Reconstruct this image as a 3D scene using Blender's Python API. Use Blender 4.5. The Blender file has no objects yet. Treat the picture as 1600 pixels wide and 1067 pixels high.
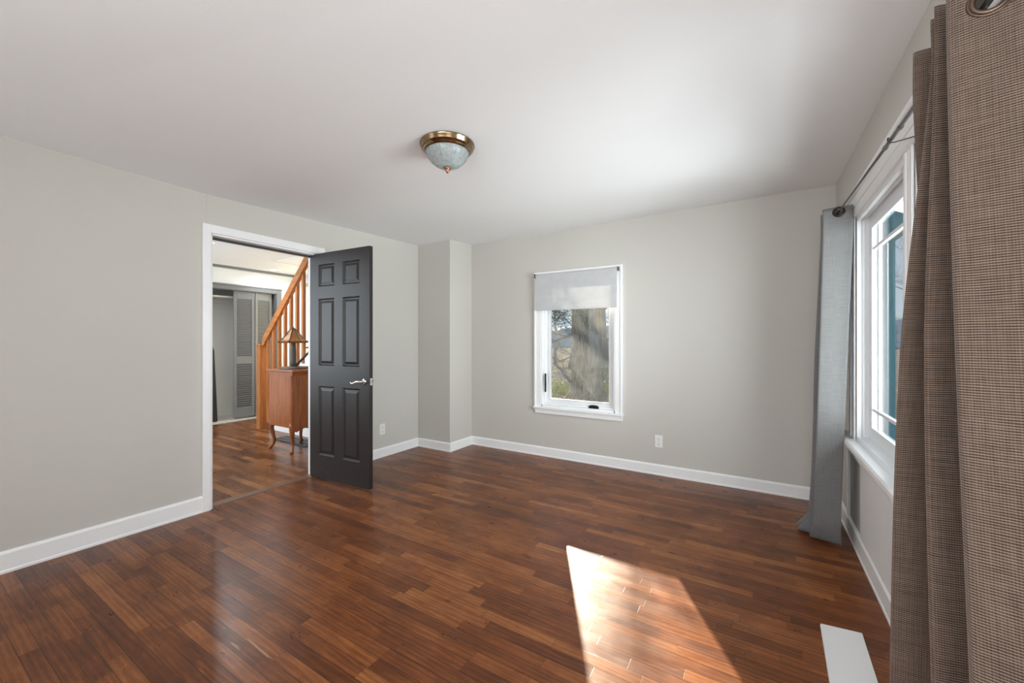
import bpy, bmesh, math, random
from mathutils import Vector, Matrix
random.seed(7)
S = bpy.context.scene
COL = S.collection
PI = math.pi

# ------------------------------------------------------------------ camera
CAMH = 1.25
cd = bpy.data.cameras.new('camera'); cam = bpy.data.objects.new('camera', cd); COL.objects.link(cam)
cd.sensor_width = 36.0; cd.lens = 36.0 * 630 / 1600; cd.clip_start = 0.02; cd.clip_end = 300
cam.location = (0, 0, CAMH); cam.rotation_euler = (math.radians(90), 0, math.atan(385 / 630))
S.camera = cam

# ------------------------------------------------------------------ world, sun, daylight, added fill lamps
w = bpy.data.worlds.new('world'); S.world = w; w.use_nodes = True
nt = w.node_tree; nt.nodes.clear()
wo = nt.nodes.new('ShaderNodeOutputWorld'); bg = nt.nodes.new('ShaderNodeBackground')
tc = nt.nodes.new('ShaderNodeTexCoord'); sp = nt.nodes.new('ShaderNodeSeparateXYZ'); cr = nt.nodes.new('ShaderNodeValToRGB')
nt.links.new(tc.outputs['Generated'], sp.inputs[0]); nt.links.new(sp.outputs['Z'], cr.inputs[0])
cr.color_ramp.elements[0].position = 0.0; cr.color_ramp.elements[0].color = (0.80, 0.90, 1.0, 1)
cr.color_ramp.elements[1].position = 0.5; cr.color_ramp.elements[1].color = (0.36, 0.60, 0.95, 1)
nt.links.new(cr.outputs[0], bg.inputs[0]); bg.inputs[1].default_value = 1.0
nt.links.new(bg.outputs[0], wo.inputs[0])

SUN_DIR = Vector((0.474, -0.875, -0.320)).normalized()
sd = bpy.data.lights.new('sun', 'SUN'); sun = bpy.data.objects.new('sun', sd); COL.objects.link(sun)
sd.energy = 27.0; sd.angle = math.radians(0.6); sd.color = (1.0, 0.88, 0.70)
sun.rotation_euler = SUN_DIR.to_track_quat('-Z', 'Y').to_euler()

def area(name, loc, direction, sx, sy, power, color=(1, 1, 1)):
    l = bpy.data.lights.new(name, 'AREA'); o = bpy.data.objects.new(name, l); COL.objects.link(o)
    l.shape = 'RECTANGLE'; l.size = sx; l.size_y = sy; l.energy = power; l.color = color
    o.location = loc; o.rotation_euler = Vector(direction).to_track_quat('-Z', 'Y').to_euler()
    return o
# added fill lamps behind and beside the camera; no windows stand there
area('fill_rear', (-0.45, -1.1, 1.35), (0.0, 1, -0.1), 1.6, 1.4, 62, (0.90, 0.965, 1.0))
area('fill_side', (0.48, 0.0, 1.3), (-0.6, 0.8, 0.8), 1.0, 1.1, 13, (0.90, 0.965, 1.0))
area('fill_rear_left', (-2.6, -1.1, 1.35), (0.6, 1, -0.06), 1.6, 1.4, 15, (0.94, 0.97, 1.0))

area('daylight_wide_window', (1.25, 1.85, 1.15), (-1, 0.45, 0.0), 2.6, 1.6, 345, (0.90, 0.965, 1.0))

S.view_settings.view_transform = 'Standard'
S.view_settings.look = 'None'
S.view_settings.exposure = 0.0
S.view_settings.gamma = 1.0
S.view_settings.use_curve_mapping = False
S.cycles.max_bounces = 10; S.cycles.diffuse_bounces = 6; S.cycles.transparent_max_bounces = 16
S.cycles.use_denoising = True
S.cycles.sample_clamp_indirect = 4.0
S.cycles.caustics_reflective = False; S.cycles.caustics_refractive = False

# ------------------------------------------------------------------ node helpers
def mat(name):
    m = bpy.data.materials.new(name); m.use_nodes = True
    return m, m.node_tree, m.node_tree.nodes['Principled BSDF']
def N(nt, kind, **kw):
    n = nt.nodes.new(kind)
    for k, v in kw.items(): setattr(n, k, v)
    return n
def L(nt, a, b): nt.links.new(a, b)
def math_(nt, op, a, b=None, c=None):
    n = nt.nodes.new('ShaderNodeMath'); n.operation = op
    for i, v in enumerate((a, b, c)):
        if v is None: continue
        if isinstance(v, (int, float)): n.inputs[i].default_value = v
        else: nt.links.new(v, n.inputs[i])
    return n.outputs[0]
def ramp(nt, fac, stops):
    n = nt.nodes.new('ShaderNodeValToRGB'); e = n.color_ramp.elements
    e[0].position, e[0].color = stops[0][0], (*stops[0][1], 1)
    e[1].position, e[1].color = stops[-1][0], (*stops[-1][1], 1)
    for p, c in stops[1:-1]:
        k = e.new(p); k.color = (*c, 1)
    nt.links.new(fac, n.inputs[0]); return n.outputs[0]
def mix(nt, mode, fac, a, b):
    n = nt.nodes.new('ShaderNodeMix'); n.data_type = 'RGBA'; n.blend_type = mode
    for s, v in ((n.inputs[0], fac), (n.inputs[6], a), (n.inputs[7], b)):
        if isinstance(v, (int, float)): s.default_value = v
        elif isinstance(v, tuple): s.default_value = (*v, 1)
        else: nt.links.new(v, s)
    return n.outputs[2]
def noise(nt, vec, scale, detail=3, rough=0.55, dist=0.0):
    n = nt.nodes.new('ShaderNodeTexNoise'); n.inputs['Scale'].default_value = scale
    n.inputs['Detail'].default_value = detail; n.inputs['Roughness'].default_value = rough
    n.inputs['Distortion'].default_value = dist
    if vec is not None: nt.links.new(vec, n.inputs['Vector'])
    return n
def mapping(nt, vec, scale=(1, 1, 1), loc=(0, 0, 0)):
    n = nt.nodes.new('ShaderNodeMapping'); n.inputs['Scale'].default_value = scale; n.inputs['Location'].default_value = loc
    nt.links.new(vec, n.inputs['Vector']); return n.outputs[0]
def objco(nt): return nt.nodes.new('ShaderNodeTexCoord').outputs['Object']
def bump(nt, b, height, strength, dist=0.01):
    n = nt.nodes.new('ShaderNodeBump'); n.inputs['Strength'].default_value = strength; n.inputs['Distance'].default_value = dist
    nt.links.new(height, n.inputs['Height']); nt.links.new(n.outputs[0], b.inputs['Normal'])

def paint(name, col, rough=0.6, var=0.04, scale=2.5, bumps=0.0, bscale=60):
    m, t, b = mat(name); v = objco(t)
    n = noise(t, v, scale, 4)
    c = ramp(t, n.outputs[0], [(0.3, tuple(x * (1 - var) for x in col)), (0.7, tuple(min(1, x * (1 + var)) for x in col))])
    L(t, c, b.inputs['Base Color']); b.inputs['Roughness'].default_value = rough
    if bumps: bump(t, b, noise(t, v, bscale, 3).outputs[0], bumps)
    return m
def metal(name, col, rough=0.3):
    m, t, b = mat(name); v = objco(t)
    n = noise(t, v, 30, 3)
    c = ramp(t, n.outputs[0], [(0.3, tuple(x * .85 for x in col)), (0.7, col)])
    L(t, c, b.inputs['Base Color']); b.inputs['Metallic'].default_value = 1.0; b.inputs['Roughness'].default_value = rough
    return m
def wood(name, dark, light, axis='Z', rough=0.35, sc=1.0, coat=0.0):
    m, t, b = mat(name); v = objco(t)
    s = {'X': (1.2, 14, 14), 'Y': (14, 1.2, 14), 'Z': (14, 14, 1.2)}[axis]
    mv = mapping(t, v, tuple(k * sc for k in s))
    n = noise(t, mv, 2.2, 6, 0.6, 0.6)
    n2 = noise(t, mapping(t, v, tuple(k * sc * 4 for k in s)), 3.0, 2)
    f = math_(t, 'ADD', math_(t, 'MULTIPLY', n.outputs[0], 0.75), math_(t, 'MULTIPLY', n2.outputs[0], 0.25))
    L(t, ramp(t, f, [(0.32, dark), (0.66, light)]), b.inputs['Base Color'])
    b.inputs['Roughness'].default_value = rough; b.inputs['Coat Weight'].default_value = coat
    bump(t, b, f, 0.08, 0.004)
    return m

def floorboards(name, width, lmin, lmax, stops, rough=0.3, wear=True, seam=0.0012, tone=0.25):
    m, t, b = mat(name); v = objco(t)
    s = N(t, 'ShaderNodeSeparateXYZ'); L(t, v, s.inputs[0]); X, Y = s.outputs[0], s.outputs[1]
    ry = math_(t, 'DIVIDE', Y, width); row = math_(t, 'FLOOR', ry); fy = math_(t, 'FRACT', ry)
    wn = N(t, 'ShaderNodeTexWhiteNoise', noise_dimensions='1D'); L(t, row, wn.inputs['W'])
    wn2 = N(t, 'ShaderNodeTexWhiteNoise', noise_dimensions='1D'); L(t, math_(t, 'ADD', row, 37.3), wn2.inputs['W'])
    ln = math_(t, 'MULTIPLY_ADD', wn2.outputs[0], lmax - lmin, lmin)
    rx = math_(t, 'DIVIDE', math_(t, 'MULTIPLY_ADD', wn.outputs[0], 9.0, math_(t, 'ADD', X, 60)), ln)
    col = math_(t, 'FLOOR', rx); fx = math_(t, 'FRACT', rx)
    cv = N(t, 'ShaderNodeCombineXYZ'); L(t, row, cv.inputs[0]); L(t, col, cv.inputs[1])
    pw = N(t, 'ShaderNodeTexWhiteNoise', noise_dimensions='2D'); L(t, cv.outputs[0], pw.inputs['Vector'])
    rnd = pw.outputs[0]
    # grain: stretched along the plank, shifted per plank
    off = N(t, 'ShaderNodeVectorMath', operation='MULTIPLY_ADD'); L(t, pw.outputs[1], off.inputs[0]); off.inputs[1].default_value = (9, 9, 9); L(t, v, off.inputs[2])
    g = noise(t, mapping(t, off.outputs[0], (2.4, 28, 1)), 1.6, 5, 0.65, 1.2 if wear else 0.4)
    g2 = noise(t, mapping(t, off.outputs[0], (7, 190, 1)), 1.5, 3, 0.6)
    blot = noise(t, v, 2.3, 4, 0.6)
    # growth rings make cathedral figure on each plank
    wv = N(t, 'ShaderNodeTexWave', wave_type='RINGS', rings_direction='Z'); wv.inputs['Scale'].default_value = 1.8
    wv.inputs['Distortion'].default_value = 7.0; wv.inputs['Detail'].default_value = 3; wv.inputs['Detail Scale'].default_value = 1.2; wv.inputs['Detail Roughness'].default_value = 0.6
    L(t, mapping(t, off.outputs[0], (0.8, 8, 1)), wv.inputs['Vector'])
    mott = noise(t, off.outputs[0], 9, 4, 0.65)
    f = math_(t, 'ADD', math_(t, 'MULTIPLY', rnd, tone), math_(t, 'MULTIPLY', g.outputs[0], 0.38))
    f = math_(t, 'ADD', f, math_(t, 'MULTIPLY', g2.outputs[0], 0.22))
    f = math_(t, 'ADD', f, math_(t, 'MULTIPLY', math_(t, 'SUBTRACT', wv.outputs[1], 0.5), 0.09 if wear else 0.0))
    f = math_(t, 'ADD', f, math_(t, 'MULTIPLY', math_(t, 'SUBTRACT', mott.outputs[0], 0.5), 0.22 if wear else 0.08))
    f = math_(t, 'ADD', f, math_(t, 'MULTIPLY', math_(t, 'SUBTRACT', blot.outputs[0], 0.5), 0.46))
    f = math_(t, 'ADD', f, 0.17 - tone * 0.5 + 0.045)
    base = ramp(t, f, stops)
    # seams
    ey = math_(t, 'MULTIPLY', math_(t, 'MINIMUM', fy, math_(t, 'SUBTRACT', 1.0, fy)), width)
    ex = math_(t, 'MULTIPLY', math_(t, 'MINIMUM', fx, math_(t, 'SUBTRACT', 1.0, fx)), ln)
    e = math_(t, 'MINIMUM', ey, math_(t, 'MULTIPLY', ex, 1.8))
    open_ = noise(t, mapping(t, v, (1.3, 6, 1)), 2.0, 2)
    sw = math_(t, 'MULTIPLY', ramp(t, open_.outputs[0], [(0.35, (.6,) * 3), (0.65, (1.0,) * 3)]), seam * 2.3)
    mr = N(t, 'ShaderNodeMapRange'); L(t, e, mr.inputs[0]); mr.inputs[1].default_value = 0.0; L(t, sw, mr.inputs[2]); mr.inputs[3].default_value = 1.0; mr.inputs[4].default_value = 0.0
    sfac = mr.outputs[0]
    base = mix(t, 'MIX', math_(t, 'MULTIPLY', sfac, 0.9), base, (0.016, 0.006, 0.003))
    if wear:
        # light scratches and a few dark stained spots
        sc1 = noise(t, mapping(t, v, (3, 34, 1), (3, 1, 0)), 1.0, 1, 0.4, 0.5)
        sc2 = noise(t, v, 1.7, 2)
        scm = math_(t, 'MULTIPLY', ramp(t, sc1.outputs[0], [(0.74, (0,) * 3), (0.78, (1,) * 3)]), ramp(t, sc2.outputs[0], [(0.5, (0,) * 3), (0.6, (1,) * 3)]))
        vo = N(t, 'ShaderNodeTexVoronoi', feature='DISTANCE_TO_EDGE'); vo.inputs['Scale'].default_value = 1.4
        L(t, noise(t, v, 1.1, 1, 0.5, 1.0).outputs[1], vo.inputs['Vector'])
        base = mix(t, 'MIX', math_(t, 'MULTIPLY', scm, 0.55), base, (0.42, 0.24, 0.14))
        cr_ = N(t, 'ShaderNodeTexVoronoi', feature='DISTANCE_TO_EDGE'); cr_.inputs['Scale'].default_value = 3.3
        L(t, mapping(t, v, (1, 0.7, 1)), cr_.inputs['Vector'])
        cm = math_(t, 'MULTIPLY', ramp(t, cr_.outputs[0], [(0.001, (1,) * 3), (0.004, (0,) * 3)]), ramp(t, noise(t, v, 3.1, 2).outputs[0], [(0.54, (0,) * 3), (0.62, (1,) * 3)]))
        base = mix(t, 'MIX', math_(t, 'MULTIPLY', cm, 0.16), base, (0.46, 0.29, 0.19))
        st = noise(t, mapping(t, v, (1.0, 2.2, 1), (5, 2, 0)), 1.5, 3)
        base = mix(t, 'MULTIPLY', math_(t, 'MULTIPLY', ramp(t, st.outputs[0], [(0.6, (0,) * 3), (0.72, (1,) * 3)]), 0.55), base, (0.42, 0.36, 0.36))
    L(t, base, b.inputs['Base Color'])
    rn = noise(t, mapping(t, v, (2, 5, 1)), 2.5, 4)
    rr = math_(t, 'MULTIPLY_ADD', rn.outputs[0], 0.22, rough - 0.11)
    L(t, rr, b.inputs['Roughness'])
    hh = math_(t, 'ADD', math_(t, 'MULTIPLY', sfac, -0.8), math_(t, 'ADD', math_(t, 'MULTIPLY', g.outputs[0], 0.25), math_(t, 'MULTIPLY', rnd, 0.35)))
    bump(t, b, hh, 0.2, 0.0012)
    b.inputs['Specular IOR Level'].default_value = 0.30
    return m

# ------------------------------------------------------------------ materials
M = {}
M['wall'] = paint('greige wall paint', (0.585, 0.562, 0.520), 0.75, 0.02, 1.2, 0.04, 25)
M['ceil'] = paint('white ceiling paint', (0.88, 0.885, 0.89), 0.85, 0.012, 1.0, 0.06, 60)
M['trim'] = paint('white trim paint', (0.90, 0.90, 0.905), 0.35, 0.015, 5)
M['vinyl'] = paint('white window vinyl', (0.86, 0.87, 0.88), 0.3, 0.02, 5)
M['floor'] = floorboards('worn red oak strip flooring', 0.0572, 0.28, 0.85,
    [(0.20, (0.040, 0.010, 0.0036)), (0.42, (0.125, 0.035, 0.0095)), (0.56, (0.197, 0.061, 0.0165)), (0.80, (0.36, 0.135, 0.041))], 0.31)
M['hallfloor'] = floorboards('hall laminate boards', 0.064, 0.5, 1.2,
    [(0.2, (0.05, 0.015, 0.005)), (0.45, (0.12, 0.041, 0.0135)), (0.8, (0.32, 0.135, 0.05))], 0.3, False, 0.0006, 0.34)
M['door'] = paint('near black door paint', (0.017, 0.0125, 0.0112), 0.42, 0.1, 20, 0.05, 120)
M['chrome'] = metal('satin nickel', (0.78, 0.76, 0.74), 0.22)
M['grey_metal'] = metal('grey metal', (0.20, 0.195, 0.19), 0.42)
M['dark_metal'] = metal('dark bronze', (0.055, 0.045, 0.04), 0.35)
M['bronze'] = metal('brown bronze', (0.16, 0.11, 0.085), 0.4)
M['brass'] = metal('antique brass', (0.33, 0.23, 0.135), 0.22)
M['copper'] = metal('copper finial', (0.42, 0.2, 0.12), 0.3)
M['outlet'] = paint('white plastic', (0.85, 0.85, 0.83), 0.35, 0.01)
M['slot'] = paint('dark slot', (0.05, 0.05, 0.05), 0.6, 0.05)
M['oak'] = wood('orange oak', (0.26, 0.085, 0.022), (0.52, 0.205, 0.062), 'Z', 0.35)
M['oak_rail'] = wood('orange oak rail', (0.26, 0.085, 0.022), (0.52, 0.205, 0.062), 'X', 0.35)
M['chest'] = wood('red brown veneer', (0.19, 0.05, 0.012), (0.40, 0.122, 0.031), 'Z', 0.3, 1.2, 0.2)
M['grey_paint'] = paint('grey louver paint', (0.15, 0.16, 0.167), 0.5, 0.03)
M['hall_wall'] = paint('white hall paint', (0.78, 0.81, 0.83), 0.8, 0.015)
M['closet_wall'] = paint('beige closet paint', (0.55, 0.53, 0.48), 0.8, 0.015)
M['tile'] = paint('pale vinyl floor', (0.50, 0.46, 0.41), 0.5, 0.12, 9)
M['black'] = paint('black fabric', (0.012, 0.012, 0.013), 0.7, 0.2, 30)
M['outer'] = paint('darkened outer trim', (0.030, 0.035, 0.037), 0.6, 0.12, 8)  # base colour darkened to offset the strong lamp outside the window
M['outer'].node_tree.nodes['Principled BSDF'].inputs['Specular IOR Level'].default_value = 0.0
M['tealpaint'] = paint('teal porch paint', (0.07, 0.27, 0.33), 0.55, 0.1, 6)
M['base_dark'] = paint('dark lamp bronze', (0.10, 0.085, 0.07), 0.45, 0.2, 20)
M['lead'] = paint('dark leading', (0.035, 0.025, 0.02), 0.45, 0.2, 30)
M['white_vent'] = paint('white vent paint', (0.80, 0.80, 0.80), 0.45, 0.01)
M['threshold'] = wood('threshold wood', (0.10, 0.045, 0.022), (0.2, 0.10, 0.055), 'Y', 0.4)

def amber():
    m, t, b = mat('amber stained glass'); v = objco(t)
    n = noise(t, v, 9, 3)
    L(t, ramp(t, n.outputs[0], [(0.3, (0.30, 0.09, 0.012)), (0.7, (0.52, 0.22, 0.05))]), b.inputs['Base Color'])
    b.inputs['Roughness'].default_value = 0.5; b.inputs['Transmission Weight'].default_value = 0.1
    return m
M['amber'] = amber()

def linen(name, c0, c1, period, pv, rough=0.9, contrast=1.0, trans=0.0):
    """woven cloth: horizontal ribs (v) crossed by fine vertical threads (u); UVs are in metres"""
    m, t, b = mat(name)
    uv = N(t, 'ShaderNodeTexCoord').outputs['UV']
    s = N(t, 'ShaderNodeSeparateXYZ'); L(t, uv, s.inputs[0])
    wob = noise(t, uv, 14, 2)
    vv = math_(t, 'ADD', s.outputs[1], math_(t, 'MULTIPLY', wob.outputs[0], period * 0.7))
    h = math_(t, 'SINE', math_(t, 'MULTIPLY', vv, 2 * PI / period))
    u = math_(t, 'SINE', math_(t, 'MULTIPLY', s.outputs[0], 2 * PI / pv))
    slub = noise(t, mapping(t, uv, (14, 220, 1)), 1.0, 3)
    slub2 = noise(t, mapping(t, uv, (220, 10, 1)), 1.0, 3)
    f = math_(t, 'MULTIPLY_ADD', h, 0.25 * contrast, 0.5)
    f = math_(t, 'ADD', f, math_(t, 'MULTIPLY', u, 0.06 * contrast))
    f = math_(t, 'ADD', f, math_(t, 'MULTIPLY', math_(t, 'SUBTRACT', slub.outputs[0], 0.5), 0.5))
    f = math_(t, 'ADD', f, math_(t, 'MULTIPLY', math_(t, 'SUBTRACT', slub2.outputs[0], 0.5), 0.35))
    c = ramp(t, f, [(0.2, c0), (0.8, c1)])
    L(t, c, b.inputs['Base Color']); b.inputs['Roughness'].default_value = rough
    b.inputs['Sheen Weight'].default_value = 0.15
    b.inputs['Specular IOR Level'].default_value = 0.2
    bump(t, b, f, 0.35, 0.0015)
    if trans:
        tr = N(t, 'ShaderNodeBsdfTranslucent'); L(t, c, tr.inputs[0])
        mx = N(t, 'ShaderNodeMixShader'); mx.inputs[0].default_value = trans
        L(t, b.outputs[0], mx.inputs[1]); L(t, tr.outputs[0], mx.inputs[2])
        L(t, mx.outputs[0], t.nodes['Material Output'].inputs[0])
    return m
M['brown_cloth'] = linen('brown ribbed cloth', (0.042, 0.025, 0.018), (0.235, 0.172, 0.135), 0.0053, 0.004, contrast=1.2)
M['grey_cloth'] = linen('grey slub linen', (0.145, 0.143, 0.142), (0.26, 0.257, 0.255), 0.004, 0.003, contrast=0.5, trans=0.12)

def blind_cloth():
    m, t, b = mat('white blind cloth'); v = objco(t)
    n = noise(t, v, 12, 3)
    c = ramp(t, n.outputs[0], [(0.3, (0.60, 0.60, 0.61)), (0.7, (0.66, 0.66, 0.67))])
    L(t, c, b.inputs['Base Color']); b.inputs['Roughness'].default_value = 0.8
    tr = N(t, 'ShaderNodeBsdfTranslucent'); tr.inputs[0].default_value = (0.80, 0.81, 0.83, 1)
    mx = N(t, 'ShaderNodeMixShader'); mx.inputs[0].default_value = 0.20
    L(t, b.outputs[0], mx.inputs[1]); L(t, tr.outputs[0], mx.inputs[2]); L(t, mx.outputs[0], t.nodes['Material Output'].inputs[0])
    return m
M['blind'] = blind_cloth()
def sheer():
    m, t, b = mat('cream sheer'); v = objco(t)
    n = noise(t, mapping(t, v, (30, 1, 1)), 1.0, 3)
    c = ramp(t, n.outputs[0], [(0.3, (0.86, 0.80, 0.66)), (0.7, (0.95, 0.92, 0.84))])
    tr = N(t, 'ShaderNodeBsdfTranslucent'); L(t, c, tr.inputs[0]); L(t, c, b.inputs['Base Color'])
    mx = N(t, 'ShaderNodeMixShader'); mx.inputs[0].default_value = 0.75
    L(t, b.outputs[0], mx.inputs[1]); L(t, tr.outputs[0], mx.inputs[2]); L(t, mx.outputs[0], t.nodes['Material Output'].inputs[0])
    return m
M['sheer'] = sheer()
def pane_mat(name, haze, scale=2.0):
    m, t, b = mat(name); v = objco(t); t.nodes.remove(b)
    tr = N(t, 'ShaderNodeBsdfTransparent'); tr.inputs[0].default_value = (0.97, 0.985, 0.98, 1)
    gl = N(t, 'ShaderNodeBsdfGlossy'); gl.inputs['Roughness'].default_value = 0.02
    fr = N(t, 'ShaderNodeFresnel'); fr.inputs[0].default_value = 1.45
    m1 = N(t, 'ShaderNodeMixShader'); L(t, math_(t, 'MULTIPLY', fr.outputs[0], 0.5), m1.inputs[0]); L(t, tr.outputs[0], m1.inputs[1]); L(t, gl.outputs[0], m1.inputs[2])
    tl = N(t, 'ShaderNodeBsdfTranslucent'); tl.inputs[0].default_value = (0.9, 0.93, 0.95, 1)
    n = noise(t, v, scale, 5, 0.65); hz = math_(t, 'MULTIPLY', ramp(t, n.outputs[0], [(0.3, (0.45,) * 3), (0.7, (1,) * 3)]), haze)
    m2 = N(t, 'ShaderNodeMixShader'); L(t, hz, m2.inputs[0]); L(t, m1.outputs[0], m2.inputs[1]); L(t, tl.outputs[0], m2.inputs[2])
    L(t, m2.outputs[0], t.nodes['Material Output'].inputs[0])
    return m
M['pane_dirty'] = pane_mat('dusty window glass', 0.02, 7.0)
M['pane'] = pane_mat('window glass', 0.002)
def dome_glass():
    m, t, b = mat('ribbed frosted glass')
    b.inputs['Base Color'].default_value = (0.62, 0.67, 0.67, 1); b.inputs['Roughness'].default_value = 0.2
    v = objco(t); n = noise(t, v, 40, 3)
    tr = N(t, 'ShaderNodeBsdfTransparent'); tr.inputs[0].default_value = (0.88, 0.92, 0.92, 1)
    mx = N(t, 'ShaderNodeMixShader'); L(t, ramp(t, n.outputs[0], [(0.3, (0.5,) * 3), (0.7, (0.68,) * 3)]), mx.inputs[0])
    L(t, b.outputs[0], mx.inputs[1]); L(t, tr.outputs[0], mx.inputs[2]); L(t, mx.outputs[0], t.nodes['Material Output'].inputs[0])
    return m
M['dome'] = dome_glass()
def emit(name, col, s):
    m, t, b = mat(name); b.inputs['Emission Color'].default_value = (*col, 1); b.inputs['Emission Strength'].default_value = s
    b.inputs['Base Color'].default_value = (0.9, 0.9, 0.9, 1)
    return m
M['lamp_disc'] = emit('lit lens', (1.0, 0.97, 0.92), 2.0)
def bark(name, d, l):
    m, t, b = mat(name); v = objco(t)
    n = noise(t, mapping(t, v, (7, 7, 1.2)), 2.0, 6, 0.7, 0.8); n2 = noise(t, v, 1.4, 3)
    f = math_(t, 'ADD', math_(t, 'MULTIPLY', n.outputs[0], 0.65), math_(t, 'MULTIPLY', n2.outputs[0], 0.35))
    L(t, ramp(t, f, [(0.35, d), (0.65, l)]), b.inputs['Base Color']); b.inputs['Roughness'].default_value = 0.9; b.inputs['Specular IOR Level'].default_value = 0.05
    bump(t, b, n.outputs[0], 0.9, 0.06)
    return m
M['bark'] = bark('grey bark', (0.10, 0.085, 0.07), (0.42, 0.38, 0.31))
M['twig'] = bark('dark twigs', (0.10, 0.09, 0.08), (0.26, 0.23, 0.20))
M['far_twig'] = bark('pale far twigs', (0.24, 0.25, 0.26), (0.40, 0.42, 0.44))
M['leaf_y'] = paint('yellow green leaves', (0.26, 0.28, 0.05), 0.6, 0.3, 6)
M['leaf_g'] = paint('evergreen leaves', (0.07, 0.13, 0.08), 0.6, 0.35, 6)
M['vine'] = paint('grey green vine leaves', (0.13, 0.15, 0.10), 0.7, 0.35, 5)
M['grass'] = paint('grass blades', (0.22, 0.25, 0.055), 0.7, 0.3, 3)
M['hill'] = bark('hazed winter woods', (0.28, 0.30, 0.31), (0.44, 0.465, 0.48))  # distance haze is put into this pale grey colour
def litter():
    m, t, b = mat('leaf litter'); v = objco(t)
    n = noise(t, v, 6, 6, 0.7); n2 = noise(t, v, 0.5, 2)
    c = ramp(t, n.outputs[0], [(0.3, (0.07, 0.06, 0.048)), (0.55, (0.17, 0.15, 0.13)), (0.75, (0.32, 0.295, 0.265))])
    L(t, mix(t, 'MIX', ramp(t, n2.outputs[0], [(0.55, (0,) * 3), (0.7, (1,) * 3)]), c, (0.08, 0.09, 0.03)), b.inputs['Base Color'])
    b.inputs['Roughness'].default_value = 0.95; b.inputs['Specular IOR Level'].default_value = 0.0; bump(t, b, n.outputs[0], 0.8, 0.05)
    return m
M['litter'] = litter()

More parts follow.
